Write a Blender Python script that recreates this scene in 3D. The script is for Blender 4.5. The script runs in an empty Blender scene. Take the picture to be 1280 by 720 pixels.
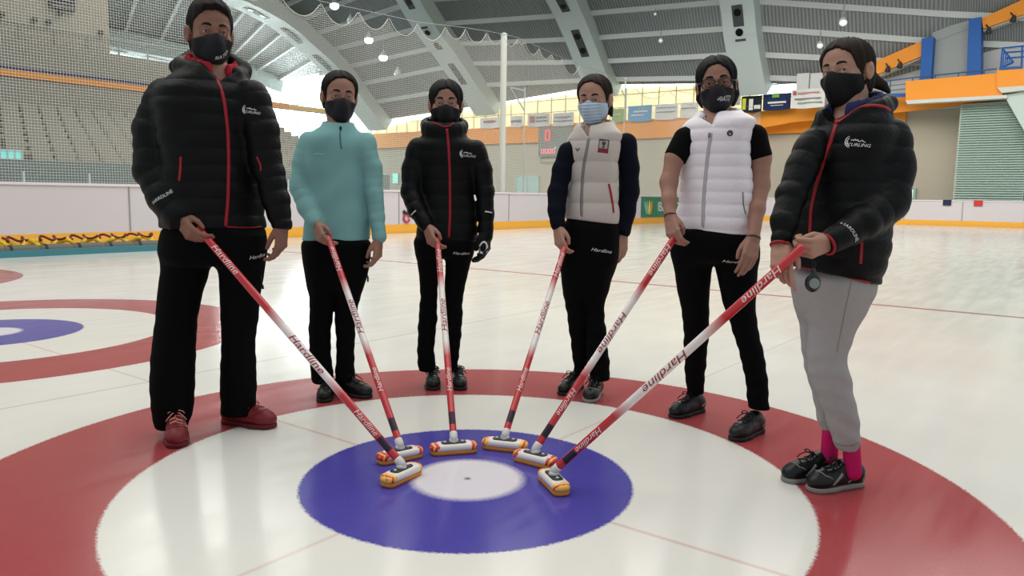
import bpy, math, random
import numpy as np
from mathutils import Matrix, Vector

S = bpy.context.scene
COL = S.collection
rng = np.random.default_rng(7)
random.seed(7)

# ------------------------------------------------------------------ camera, world, lights
F, PT, RO, H = 966.53, .1181, .0152, 1.0473          # focal length in px of 1280, pitch down, roll, height
cd = bpy.data.cameras.new('camera'); cam = bpy.data.objects.new('camera', cd); COL.objects.link(cam)
cd.sensor_fit = 'HORIZONTAL'; cd.sensor_width = 36; cd.lens = 36 * F / 1280
cd.clip_start = .05; cd.clip_end = 500
cam.matrix_world = Matrix.Translation((0, 0, H)) @ Matrix.Rotation(math.pi / 2 - PT, 4, 'X') @ Matrix.Rotation(RO, 4, 'Z')
S.camera = cam
S.view_settings.view_transform = 'Standard'; S.view_settings.look = 'None'
S.view_settings.gamma = 1; S.view_settings.use_curve_mapping = False
S.view_settings.exposure = 0.16
W = bpy.data.worlds.new('world'); S.world = W; W.use_nodes = True
W.node_tree.nodes['Background'].inputs[0].default_value = (.86, .95, 1, 1)
W.node_tree.nodes['Background'].inputs[1].default_value = .55

def area(name, loc, size, power, color, aim=(0, 0, -1), spread=math.pi):
    l = bpy.data.lights.new(name, 'AREA'); l.shape = 'RECTANGLE'; l.size, l.size_y = size
    l.energy = power; l.color = color; l.spread = spread
    o = bpy.data.objects.new(name, l); COL.objects.link(o)
    o.location = loc; o.rotation_euler = Vector(aim).to_track_quat('-Z', 'Y').to_euler()
    return o

# ------------------------------------------------------------------ geometry of the rink
C0 = np.array([-.155, 2.778]); AU = 2.49
U = np.array([math.cos(AU), math.sin(AU)]); N = np.array([.0, .0]); N[:] = (-U[1], U[0])
if N[1] < 0: N = -N
def w2(u, n): return C0 + u * U + n * N
def w3(u, n, z): p = w2(u, n); return np.array([p[0], p[1], z])
def ray(x, y):
    a = (x - 640) / F; b = (360 - y) / F
    c, s = math.cos(RO), math.sin(RO); a, b = c * a - s * b, s * a + c * b
    c, s = math.cos(PT), math.sin(PT)
    return np.array([a, c + s * b, -s + c * b])
OC = np.array([0, 0, H])
def gnd(x, y, z=0.0):
    d = ray(x, y); return OC + d * ((z - H) / d[2])
def atY(x, y, Y):
    d = ray(x, y); return OC + d * (Y / d[1])
def cut_plane(x, y, p, n):
    d = ray(x, y); t = ((np.array([p[0], p[1], 0]) - OC) @ n) / (d @ n); return OC + t * d
U3 = np.array([U[0], U[1], 0]); N3 = np.array([N[0], N[1], 0])
def on_u(x, y, u):
    q = cut_plane(x, y, w2(u, 0), U3); return np.array([(q[:2] - C0) @ U, (q[:2] - C0) @ N, q[2]])
def on_n(x, y, n):
    q = cut_plane(x, y, w2(0, n), N3); return np.array([(q[:2] - C0) @ U, (q[:2] - C0) @ N, q[2]])
def zf(p): return math.cos(PT) * p[1] - math.sin(PT) * (p[2] - H)
def mpp(p): return zf(p) / F

# light: rows of ceiling lamps over the ice (above the frame) daylight from the left glazing, and an added light for the end wall
area('overhead_light', (-1.5, 5.5, 9.5), (16, 9), 760, (1, .94, .86))
area('overhead_light', (6, 19.0, 11), (22, 12), 2100, (1, .95, .88))
area('overhead_light', tuple(w3(18, 28, 10)), (44, 5), 1150, (1, .96, .9), tuple(N3 + np.array([0, 0, -.85])), 1.75)  # added unseen light, tilted away from the camera to brighten the end wall
_p = w3(55, 41.2, 8.5)
area('daylight_from_glazing', tuple(_p), (15, 6), 5200, (.86, .98, 1), tuple((w3(12, 4, 1) - _p)))

# ------------------------------------------------------------------ materials
def lin(c):
    r = []
    for v in c:
        v = v / 255; r.append(v / 12.92 if v <= .04045 else ((v + .055) / 1.055) ** 2.4)
    return r
MATS = {}
def mat(name, rgb, rough=.6, spec=.3, metal=0, bump=None, emit=0, var=None, alpha=1, sheen=0):
    if name in MATS: return MATS[name]
    m = bpy.data.materials.new(name); m.use_nodes = True; nt = m.node_tree
    b = nt.nodes['Principled BSDF']; c = (*lin(rgb), 1)
    b.inputs['Base Color'].default_value = c; b.inputs['Roughness'].default_value = rough
    b.inputs['Specular IOR Level'].default_value = spec; b.inputs['Metallic'].default_value = metal
    b.inputs['Alpha'].default_value = alpha
    if sheen: b.inputs['Sheen Weight'].default_value = sheen
    if emit:
        b.inputs['Emission Color'].default_value = c; b.inputs['Emission Strength'].default_value = emit
    tc = nt.nodes.new('ShaderNodeTexCoord')
    if var:                                            # slight uneven colour of the material itself
        n = nt.nodes.new('ShaderNodeTexNoise'); n.inputs['Scale'].default_value = var[0]; n.inputs['Detail'].default_value = 4
        nt.links.new(tc.outputs['Object'], n.inputs['Vector'])
        mx = nt.nodes.new('ShaderNodeMix'); mx.data_type = 'RGBA'
        mx.inputs[6].default_value = tuple(v * (1 - var[1]) for v in c[:3]) + (1,)
        mx.inputs[7].default_value = tuple(min(1, v * (1 + var[1])) for v in c[:3]) + (1,)
        nt.links.new(n.outputs['Fac'], mx.inputs[0]); nt.links.new(mx.outputs[2], b.inputs['Base Color'])
    if bump:
        n = nt.nodes.new('ShaderNodeTexNoise'); n.inputs['Scale'].default_value = bump[0]; n.inputs['Detail'].default_value = 3
        nt.links.new(tc.outputs['Object'], n.inputs['Vector'])
        bp = nt.nodes.new('ShaderNodeBump'); bp.inputs['Strength'].default_value = bump[1]; bp.inputs['Distance'].default_value = .01
        nt.links.new(n.outputs['Fac'], bp.inputs['Height']); nt.links.new(bp.outputs[0], b.inputs['Normal'])
    MATS[name] = m
    return m

# ------------------------------------------------------------------ mesh helpers
def link(name, me, parent=None, material=None):
    o = bpy.data.objects.new(name, me); COL.objects.link(o)
    if parent is not None:
        o.parent = parent; r = parent
        while r is not None: o.location = o.location - r.location; r = r.parent
    if material is not None:
        for m in (material if isinstance(material, (list, tuple)) else [material]): me.materials.append(m)
    return o
def mesh_np(name, V, Fc, smooth=True, midx=None):
    me = bpy.data.meshes.new(name)
    me.from_pydata(V if isinstance(V, list) else V.tolist(), [], Fc if isinstance(Fc, list) else Fc.tolist())
    if smooth: me.polygons.foreach_set('use_smooth', np.ones(len(me.polygons), dtype=bool))
    if midx is not None: me.polygons.foreach_set('material_index', np.asarray(midx, dtype=np.int32))
    me.update(); return me
class MB:
    """collects shapes into one mesh"""
    def __init__(s): s.v = []; s.f = []; s.m = []; s.cur = 0
    def add(s, V, Fc):
        o = len(s.v); s.v += [tuple(map(float, p)) for p in V]
        for f in Fc: s.f.append([i + o for i in f]); s.m.append(s.cur)
    def hexa(s, P):                                    # 8 corners: bottom ring then top ring
        s.add(P, [(3, 2, 1, 0), (4, 5, 6, 7), (0, 1, 5, 4), (1, 2, 6, 5), (2, 3, 7, 6), (3, 0, 4, 7)])
    def box(s, lo, hi):
        x0, y0, z0 = lo; x1, y1, z1 = hi
        s.hexa([(x0, y0, z0), (x1, y0, z0), (x1, y1, z0), (x0, y1, z0), (x0, y0, z1), (x1, y0, z1), (x1, y1, z1), (x0, y1, z1)])
    def rbox(s, u0, u1, n0, n1, z0, z1):               # box in rink coordinates
        s.hexa([w3(u1, n0, z0), w3(u0, n0, z0), w3(u0, n1, z0), w3(u1, n1, z0), w3(u1, n0, z1), w3(u0, n0, z1), w3(u0, n1, z1), w3(u1, n1, z1)])
    def tube(s, pts, r, seg=8, caps=True, sx=1., nrm=None):
        P = np.array(pts, float); n = len(P); R = np.broadcast_to(np.array(r, float), (n,))
        T = np.gradient(P, axis=0); T /= np.linalg.norm(T, axis=1)[:, None] + 1e-12
        a = np.array([0, 0, 1.]) if abs(T[0][2]) < .9 else np.array([1., 0, 0])
        V = []
        for i in range(n):
            if nrm is not None: a = np.array(nrm[i], float)
            x = a - T[i] * (a @ T[i]); x /= np.linalg.norm(x) + 1e-12; y = np.cross(T[i], x); a = x
            for k in range(seg):
                t = 2 * math.pi * (k + .5) / seg
                V.append(P[i] + R[i] * (math.cos(t) * x + sx * math.sin(t) * y))
        Fc = [(i * seg + k, i * seg + (k + 1) % seg, (i + 1) * seg + (k + 1) % seg, (i + 1) * seg + k) for i in range(n - 1) for k in range(seg)]
        if caps: Fc += [tuple(range(seg))[::-1], tuple((n - 1) * seg + k for k in range(seg))]
        s.add(V, Fc)
    def lathe(s, c, prof, seg=20, axis=None):          # profile (r, z) about an axis through c
        c = np.array(c, float); ax = np.array(axis if axis is not None else (0, 0, 1), float); ax /= np.linalg.norm(ax)
        a = np.array([1., 0, 0]) if abs(ax[0]) < .9 else np.array([0, 1., 0])
        x = a - ax * (a @ ax); x /= np.linalg.norm(x); y = np.cross(ax, x); V = []
        for r, z in prof:
            for k in range(seg):
                t = 2 * math.pi * k / seg; V.append(c + ax * z + r * (math.cos(t) * x + math.sin(t) * y))
        n = len(prof)
        Fc = [(i * seg + k, i * seg + (k + 1) % seg, (i + 1) * seg + (k + 1) % seg, (i + 1) * seg + k) for i in range(n - 1) for k in range(seg)]
        Fc += [tuple(range(seg))[::-1], tuple((n - 1) * seg + k for k in range(seg))]
        s.add(V, Fc)
    def build(s, name, material, parent=None, smooth=False):
        return link(name, mesh_np(name, s.v, s.f, smooth, s.m), parent, material)
def tag(o, label=None, cat=None, group=None, kind=None):
    if label: o['label'] = label
    if cat: o['category'] = cat
    if group: o['group'] = group
    if kind: o['kind'] = kind
    return o
def thing(name, loc, label, cat, group=None):
    o = bpy.data.objects.new(name, None); COL.objects.link(o); o.location = loc; o.empty_display_size = .1
    return tag(o, label, cat, group)
def struct(o): o['kind'] = 'structure'; return o
def copy_tree(o, parent=None):
    c = o.copy(); COL.objects.link(c)
    if parent is not None: c.parent = parent
    for ch in list(o.children): copy_tree(ch, c)
    return c
def text2d(txt, size=1., shear=0., sx=1., cuts=1):
    """filled lettering as flat vertices and faces, centred"""
    cu = bpy.data.curves.new('lettering', 'FONT'); cu.body = txt; cu.size = size; cu.shear = shear
    cu.align_x = 'CENTER'; cu.align_y = 'CENTER'; cu.resolution_u = 3
    o = bpy.data.objects.new('lettering', cu); COL.objects.link(o)
    dg = bpy.context.evaluated_depsgraph_get(); dg.update()
    ev = o.evaluated_get(dg); me = ev.to_mesh()
    V = [(v.co.x * sx, v.co.y) for v in me.vertices]; Fc = [tuple(p.vertices) for p in me.polygons]
    ev.to_mesh_clear(); bpy.data.objects.remove(o); bpy.data.curves.remove(cu)
    for _ in range(cuts):                              # split long triangles so that letters can wrap a curved surface
        V2 = list(V); F2 = []; mid = {}
        def md(a, b):
            k = (min(a, b), max(a, b))
            if k not in mid: mid[k] = len(V2); V2.append(((V[a][0] + V[b][0]) / 2, (V[a][1] + V[b][1]) / 2))
            return mid[k]
        for f in Fc:
            for i in range(1, len(f) - 1):
                a, b, c = f[0], f[i], f[i + 1]; ab, bc, ca = md(a, b), md(b, c), md(c, a)
                F2 += [(a, ab, ca), (ab, b, bc), (ca, bc, c), (ab, bc, ca)]
        V, Fc = V2, F2
    return np.array(V, float).reshape(-1, 2), Fc

# ------------------------------------------------------------------ implicit surfaces
def smin(a, b, k):
    if k <= 0: return np.minimum(a, b)
    h = np.maximum(k - np.abs(a - b), 0) / k
    return np.minimum(a, b) - h * h * k * .25
class Field:
    def __init__(s): s.ops = []
    def u(s, fn, k=.01): s.ops.append((0, fn, k)); return s
    def cut(s, fn, k=.005): s.ops.append((1, fn, k)); return s      # remove where fn < 0
    def keep(s, fn, k=.005): s.ops.append((2, fn, k)); return s     # keep where fn < 0
    def disp(s, fn): s.ops.append((3, fn, 0)); return s
    def __call__(s, P):
        d = None
        for op, fn, k in s.ops:
            v = fn(P)
            if d is None: d = v
            elif op == 0: d = smin(d, v, k)
            elif op == 1: d = -smin(-d, v, k)
            elif op == 2: d = -smin(-d, -v, k)
            else: d = d + v
        return d
def quilt(s, period, amp): return amp * (np.abs(np.sin(math.pi * s / period)) ** .55 - .75)
def chain(pts, rad, k=.0, flat=None, q=None):
    P0 = np.array(pts, np.float32); R = np.array(rad, np.float32)
    L = np.concatenate([[0], np.cumsum(np.linalg.norm(np.diff(P0, axis=0), axis=1))])
    def f(P):
        d = None
        for i in range(len(P0) - 1):
            a, ab = P0[i], P0[i + 1] - P0[i]
            t = np.clip(((P - a) @ ab) / max(ab @ ab, 1e-12), 0, 1)
            v = P - a - t[:, None] * ab
            if flat is not None: v = v + ((flat[1] - 1) * (v @ flat[0]))[:, None] * flat[0]
            r = R[i] + t * (R[i + 1] - R[i])
            if q: r = r + quilt(L[i] + t * (L[i + 1] - L[i]) + q[2], q[0], q[1])
            e = np.sqrt((v * v).sum(1)) - r
            d = e if d is None else smin(d, e, k)
        return d
    return f
def ell(c, r, R=None):
    c = np.array(c, np.float32); r = np.array(r, np.float32)
    def f(P):
        v = P - c
        if R is not None: v = v @ R
        k0 = np.sqrt(((v / r) ** 2).sum(1)); k1 = np.sqrt(((v / (r * r)) ** 2).sum(1))
        return k0 * (k0 - 1) / np.maximum(k1, 1e-6)
    return f
def loft(st, yaw=0., e=2.2, q=None, rnd=.012, sm=.02):
    """st: stations (z, cx, cy, a, b)"""
    st = np.array(sorted(st, key=lambda r: r[0]), float)
    Z = np.linspace(st[0, 0], st[-1, 0], 160); K = [np.interp(Z, st[:, 0], st[:, j]) for j in range(1, 5)]
    w = max(1, int(sm / (Z[1] - Z[0])))
    ker = np.hanning(2 * w + 3); ker /= ker.sum()
    K = [np.convolve(np.pad(k_, w + 1, mode='reflect', reflect_type='odd'), ker, 'valid') for k_ in K]
    c, s_ = math.cos(yaw), math.sin(yaw)
    def f(P):
        z = P[:, 2]; cx, cy, a, b = [np.interp(z, Z, k_).astype(np.float32) for k_ in K]
        dx, dy = P[:, 0] - cx, P[:, 1] - cy
        x, y = c * dx + s_ * dy, -s_ * dx + c * dy
        if q: g = quilt(z + q[2] + .10 * np.abs(x) * q[3], q[0], q[1]); a = a + g; b = b + g
        rho = (np.abs(x / a) ** e + np.abs(y / b) ** e) ** (1 / e) + 1e-6
        rr = np.sqrt(x * x + y * y)
        d = np.where(rho > .3, rr * (1 - 1 / rho), (rho - 1) * np.minimum(a, b))
        dz = np.maximum(Z[0] - z, z - Z[-1])
        return -smin(-d, -dz, rnd)
    return f
def plane(p, n):
    p = np.array(p, np.float32); n = np.array(n, np.float32); n = n / np.linalg.norm(n)
    return lambda P: (P - p) @ n
def sdf_mesh(name, f, lo, hi, h):
    lo = np.array(lo, np.float32); hi = np.array(hi, np.float32)
    nc = np.ceil((hi - lo) / (4 * h)).astype(int) + 1
    gx = [lo[i] + (np.arange(nc[i]) * 4 + 1.5) * h for i in range(3)]
    X, Y_, Z_ = np.meshgrid(*gx, indexing='ij')
    PC = np.stack([X, Y_, Z_], -1).reshape(-1, 3).astype(np.float32)
    dc = np.concatenate([f(PC[i:i + 150000]) for i in range(0, len(PC), 150000)])
    act = np.nonzero(np.abs(dc) < 4 * h * 1.35 + .012)[0]
    D = np.repeat(np.repeat(np.repeat(dc.reshape(nc), 4, 0), 4, 1), 4, 2).astype(np.float32)
    ci = np.stack(np.unravel_index(act, nc), 1)
    off = np.stack(np.meshgrid(*[np.arange(4)] * 3, indexing='ij'), -1).reshape(-1, 3)
    for i in range(0, len(ci), 3000):
        idx = (ci[i:i + 3000, None, :] * 4 + off[None]).reshape(-1, 3)
        D[idx[:, 0], idx[:, 1], idx[:, 2]] = f(lo + idx.astype(np.float32) * h)
    Sg = D < 0; dims = np.array(D.shape); cid, pos, quads = [], [], []
    def lid(c): return (c[:, 0] * dims[1] + c[:, 1]) * dims[2] + c[:, 2]
    for ax in range(3):
        s0 = [slice(None)] * 3; s1 = [slice(None)] * 3; s0[ax] = slice(None, -1); s1[ax] = slice(1, None)
        e = np.argwhere(Sg[tuple(s0)] != Sg[tuple(s1)])
        b, c = (ax + 1) % 3, (ax + 2) % 3
        e = e[(e[:, b] > 0) & (e[:, c] > 0) & (e[:, b] < dims[b] - 1) & (e[:, c] < dims[c] - 1)]
        if not len(e): continue
        e2 = e.copy(); e2[:, ax] += 1
        d0 = D[e[:, 0], e[:, 1], e[:, 2]]; d1 = D[e2[:, 0], e2[:, 1], e2[:, 2]]
        p = e.astype(np.float64); p[:, ax] += np.clip(d0 / (d0 - d1 + 1e-12), .02, .98)
        cs = []
        for ob, oc in ((0, 0), (1, 0), (1, 1), (0, 1)):
            q = e.copy(); q[:, b] -= ob; q[:, c] -= oc; l = lid(q); cs.append(l); cid.append(l); pos.append(p)
        Q = np.stack(cs, 1); fl = d0 > 0
        Q[fl] = Q[fl][:, ::-1]; quads.append(Q)
    cid = np.concatenate(cid); pos = np.concatenate(pos); quads = np.concatenate(quads)
    uq, inv = np.unique(cid, return_inverse=True)
    cnt = np.bincount(inv)
    V = np.stack([np.bincount(inv, pos[:, i]) / cnt for i in range(3)], 1) * h + lo
    Fc = np.searchsorted(uq, quads)[:, ::-1]
    Vf = V.astype(np.float32); e_ = .5 * h                # pull vertices onto the surface
    d = f(Vf); G = np.stack([f(Vf + np.eye(3, dtype=np.float32)[i] * e_) - d for i in range(3)], 1) / e_
    V = V - np.clip(d / np.maximum((G * G).sum(1), .15), -.5 * h, .5 * h)[:, None] * G
    return mesh_np(name, V, Fc)
def grad(f, P, e=.004):
    P = np.array(P, np.float32).reshape(-1, 3)
    G = np.stack([f(P + np.eye(3, dtype=np.float32)[i] * e) - f(P - np.eye(3, dtype=np.float32)[i] * e) for i in range(3)], 1)
    return G / (np.linalg.norm(G, axis=1)[:, None] + 1e-9)
def march(f, O, Dr, tmax=.7, n=70):
    O = np.array(O, np.float32).reshape(-1, 3); Dr = np.array(Dr, np.float32).reshape(-1, 3)
    t = np.zeros(len(O), np.float32)
    for _ in range(n): t = np.minimum(t + np.clip(f(O + Dr * t[:, None]), -.02, .05) * .7, tmax)
    return O + Dr * t[:, None]
def seen_at(f, x, y, Y, back=.45):
    """surface points of a garment along sight lines through photo points"""
    x = np.atleast_1d(x); y = np.atleast_1d(y); Ds = np.array([ray(a, b) for a, b in zip(x, y)]); Ds /= np.linalg.norm(Ds, axis=1)[:, None]
    O = OC + Ds * ((Y - back) / Ds[:, 1])[:, None]
    return march(f, O, Ds, 1.2)
def resample(P, n):
    P = np.array(P, float); L = np.concatenate([[0], np.cumsum(np.linalg.norm(np.diff(P, axis=0), axis=1))])
    t = np.linspace(0, L[-1], n); return np.stack([np.interp(t, L, P[:, i]) for i in range(P.shape[1])], 1)
def unit(v): v = np.array(v, float); return v / np.linalg.norm(v)

# ------------------------------------------------------------------ the ice with its painted houses
def ice_material():
    m = bpy.data.materials.new('ice'); m.use_nodes = True; nt = m.node_tree; L = nt.links.new
    b = nt.nodes['Principled BSDF']
    def nd(t, **k):
        n = nt.nodes.new(t)
        for a, v in k.items(): setattr(n, a, v)
        return n
    def mth(op, a, b_=None, c=None):
        n = nd('ShaderNodeMath', operation=op)
        for i, v in enumerate((a, b_, c)):
            if v is None: continue
            if isinstance(v, (int, float)): n.inputs[i].default_value = v
            else: L(v, n.inputs[i])
        return n.outputs[0]
    tc = nd('ShaderNodeTexCoord'); sp = nd('ShaderNodeSeparateXYZ'); L(tc.outputs['Object'], sp.inputs[0])
    x, y = sp.outputs[0], sp.outputs[1]
    gr = nd('ShaderNodeTexNoise'); gr.inputs['Scale'].default_value = 90; gr.inputs['Detail'].default_value = 2; L(tc.outputs['Object'], gr.inputs['Vector'])
    jit = mth('MULTIPLY', mth('SUBTRACT', gr.outputs['Fac'], .5), .022)
    cell = mth('MAXIMUM', mth('ROUND', mth('DIVIDE', x, 4.62)), 0.0)
    lx = mth('SUBTRACT', x, mth('MULTIPLY', cell, 4.62))
    r = mth('ADD', mth('SQRT', mth('ADD', mth('MULTIPLY', lx, lx), mth('MULTIPLY', y, y))), jit)
    def step(v, edge, soft=.006):                      # 1 where v < edge
        n = nd('ShaderNodeMapRange'); n.clamp = True
        n.inputs[1].default_value = edge - soft; n.inputs[2].default_value = edge + soft
        n.inputs[3].default_value = 1; n.inputs[4].default_value = 0; L(v, n.inputs[0]); return n.outputs[0]
    big = nd('ShaderNodeTexNoise'); big.inputs['Scale'].default_value = 1.3; big.inputs['Detail'].default_value = 5; L(tc.outputs['Object'], big.inputs['Vector'])
    wh = nd('ShaderNodeMix', data_type='RGBA'); L(big.outputs['Fac'], wh.inputs[0])
    wh.inputs[6].default_value = (*lin((206, 203, 195)), 1); wh.inputs[7].default_value = (*lin((226, 224, 217)), 1)
    def paint(base, fac, col, amt=1., mottle=.0):
        mx = nd('ShaderNodeMix', data_type='RGBA'); L(base, mx.inputs[6])
        if mottle:
            cm = nd('ShaderNodeMix', data_type='RGBA'); L(gr.outputs['Fac'], cm.inputs[0])
            c = lin(col); cm.inputs[6].default_value = (*[v * (1 - mottle) for v in c], 1); cm.inputs[7].default_value = (*[min(1, v * (1 + mottle)) for v in c], 1)
            L(cm.outputs[2], mx.inputs[7])
        else: mx.inputs[7].default_value = (*lin(col), 1)
        L(mth('MULTIPLY', fac, amt), mx.inputs[0]); return mx.outputs[2]
    ay = mth('ABSOLUTE', y); alx = mth('ABSOLUTE', lx)
    c = wh.outputs[2]
    c = paint(c, step(mth('ABSOLUTE', mth('SUBTRACT', y, 6.4)), .05), (165, 105, 112))
    c = paint(c, step(ay, .008), (196, 165, 160), .6)
    c = paint(c, mth('MULTIPLY', step(alx, .008), step(ay, 20)), (196, 170, 165), .45)
    c = paint(c, step(mth('ABSOLUTE', mth('SUBTRACT', alx, 2.31)), .012), (172, 168, 165), .55)
    c = paint(c, step(r, 1.83), (160, 68, 70), 1, .14)
    c = paint(c, step(r, 1.22), (220, 217, 209))
    c = paint(c, mth('MULTIPLY', step(r, 1.22), mth('MULTIPLY', step(ay, .008), step(mth('MULTIPLY', r, -1.0), -.61))), (205, 168, 160), .7)
    c = paint(c, mth('MULTIPLY', step(r, 1.22), mth('MULTIPLY', step(alx, .008), step(mth('MULTIPLY', r, -1.0), -.61))), (205, 178, 170), .6)
    c = paint(c, step(r, .61), (76, 70, 154), 1, .16)
    c = paint(c, step(r, .205, .02), (214, 208, 214))
    c = paint(c, step(r, .012), (120, 115, 112))
    L(c, b.inputs['Base Color'])
    b.inputs['IOR'].default_value = 1.31; b.inputs['Specular IOR Level'].default_value = .5
    # frost: streaks swept along the sheet and a fine pebble make the gloss uneven
    mp = nd('ShaderNodeMapping'); mp.inputs['Scale'].default_value = (7, .9, 1); mp.inputs['Rotation'].default_value = (0, 0, .5); L(tc.outputs['Object'], mp.inputs[0])
    st = nd('ShaderNodeTexNoise'); st.inputs['Scale'].default_value = 1.2; st.inputs['Detail'].default_value = 6; L(mp.outputs[0], st.inputs['Vector'])
    rr = nd('ShaderNodeMapRange'); rr.inputs[1].default_value = .3; rr.inputs[2].default_value = .7
    rr.inputs[3].default_value = .10; rr.inputs[4].default_value = .22; L(st.outputs['Fac'], rr.inputs[0]); L(rr.outputs[0], b.inputs['Roughness'])
    pb = nd('ShaderNodeTexNoise'); pb.inputs['Scale'].default_value = 130; pb.inputs['Detail'].default_value = 1; L(tc.outputs['Object'], pb.inputs['Vector'])
    bp = nd('ShaderNodeBump'); bp.inputs['Strength'].default_value = .055; bp.inputs['Distance'].default_value = .003
    L(pb.outputs['Fac'], bp.inputs['Height']); L(bp.outputs[0], b.inputs['Normal'])
    return m
ice = MB(); ice.box((-13.5, -14, -.25), (13.4, 38.4, 0))
o = ice.build('floor', ice_material()); o.location = (C0[0], C0[1], 0); o.rotation_euler = (0, 0, AU); struct(o)
if abs(math.cos(AU + math.pi / 2) - N[0]) > 1e-3:      # local y must run along the sheet
    o.scale = (1, -1, 1)

M_floor = mat('hall_floor', (120, 120, 116), .8, var=(1.5, .08))
hf = MB(); hf.rbox(-30, 64, -14, 46, -.3, -.02); struct(hf.build('ground', M_floor))

# ------------------------------------------------------------------ barrier round the ice
M_board = mat('white_board', (205, 198, 200), .35, .4, var=(.9, .035))
M_kick = mat('yellow_kick_plate', (236, 172, 62), .45)
M_cap = mat('cap_rail', (222, 214, 214), .4)
M_seam = mat('seam', (150, 146, 148), .6)
bar = thing('rink_barrier', tuple(w3(13.45, 10, 0)), 'long white rink barrier with yellow kick plate around the ice', 'barrier')
path = [(13.45, n) for n in np.linspace(-8, 34.5, 18)] + [(9.45 + 4 * math.cos(a), 34.5 + 4 * math.sin(a)) for a in np.linspace(.13, math.pi / 2, 12)] + [(u, 38.5) for u in np.linspace(8, -13.5, 8)]
def sweep(off0, off1, z0, z1):
    mb = MB(); P = np.array(path); T = np.gradient(P, axis=0); T /= np.linalg.norm(T, axis=1)[:, None]; Nn = np.stack([T[:, 1], -T[:, 0]], 1)
    A = P + Nn * off0; B = P + Nn * off1; n = len(P); V = []
    for i in range(n): V += [w3(*A[i], z0), w3(*B[i], z0), w3(*B[i], z1), w3(*A[i], z1)]
    Fc = [(4 * i + j, 4 * i + (j + 1) % 4, 4 * i + 4 + (j + 1) % 4, 4 * i + 4 + j) for i in range(n - 1) for j in range(4)] + [(3, 2, 1, 0), tuple(4 * n - 4 + j for j in range(4))]
    mb.add(V, Fc); return mb
sweep(0, .08, .24, 1.12).build('panel', M_board, bar)
sweep(-.012, .08, -.01, .24).build('kick_plate', M_kick, bar)
sweep(-.03, .14, 1.12, 1.17).build('cap_rail', M_cap, bar)
for n in np.arange(3.0, 36, 2.44): sm = MB(); sm.rbox(13.435, 13.46, n, n + .022, .25, 1.12); sm.build('panel_seam', M_seam, bar)
for u in np.arange(8.2, -12, -2.4): sm = MB(); sm.rbox(u, u + .03, 38.48, 38.5, .25, 1.12); sm.build('panel_seam', M_seam, bar)
M_post = mat('pale_post', (196, 208, 206), .35, metal=.3)
for n in np.arange(3.6, 9.5, 1.12):
    pm = MB(); pm.rbox(13.47, 13.50, n, n + .03, 1.17, 1.36); pm.build('glass_clip', M_post, bar)

def quad_on(name, pts, thick, nrm, material, parent=None):
    """a plate whose outline is pts (world), given thickness along nrm"""
    mb = MB(); P = [np.array(p, float) for p in pts]; n = len(P); Q = [p + np.array(nrm) * thick for p in P]
    mb.add(P + Q, [tuple(range(n))[::-1], tuple(range(n, 2 * n))] + [(i, (i + 1) % n, n + (i + 1) % n, n + i) for i in range(n)])
    return mb.build(name, material, parent)
def letters_on(name, txt, size, origin, ex, ey, material, parent, shear=0., sx=1., thick=.004, bold=0.):
    """flat lettering standing on a flat surface; ex, ey: its right and up"""
    V, Fc = text2d(txt, size, shear, sx, 0); o = np.array(origin); ex = np.array(ex); ey = np.array(ey); nz = np.cross(ex, ey)
    P = [o + ex * v[0] + ey * v[1] for v in V]; mb = MB()
    mb.add([p + nz * thick for p in P], Fc)
    return mb.build(name, material, parent)

# green advertising panel on the side boards: seen from the ice its right runs along +n
M_white = mat('white_print', (228, 230, 226), .5); M_green = mat('sign_green', (38, 118, 84), .45)
a0 = on_u(802, 260, 13.42)[1]
ad = thing('advertising_panel', tuple(w3(13.4, a0, .68)), 'green advertising panel with white lettering on the far side boards', 'sign')
mb = MB(); mb.rbox(13.395, 13.43, a0, a0 + 6.2, .27, 1.10); mb.build('panel', M_green, ad)
letters_on('lettering', 'IBERDROLA', .56, w3(13.39, a0 + 2.72, .68), N3, (0, 0, 1), M_white, ad, 0, .92)
for k, (c, dx, rot) in enumerate(((mat('leaf_yellow', (235, 205, 90), .5), .0, 0), (mat('leaf_orange', (220, 140, 60), .5), .17, .15), (mat('leaf_green', (120, 180, 110), .5), -.17, -.2), (mat('leaf_blue', (120, 180, 200), .5), -.32, -.45))):
    mb = MB(); P = []
    for t in np.linspace(0, 2 * math.pi, 14, endpoint=False):
        lx, lz = .075 * math.cos(t), .3 * math.sin(t); P.append(w3(13.388, a0 + .62 + dx + lx * math.cos(rot) + lz * math.sin(rot), .66 + lz * math.cos(rot) - lx * math.sin(rot)))
    mb.add(P, [tuple(range(14))]); mb.build('leaf_emblem', c, ad)
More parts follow.
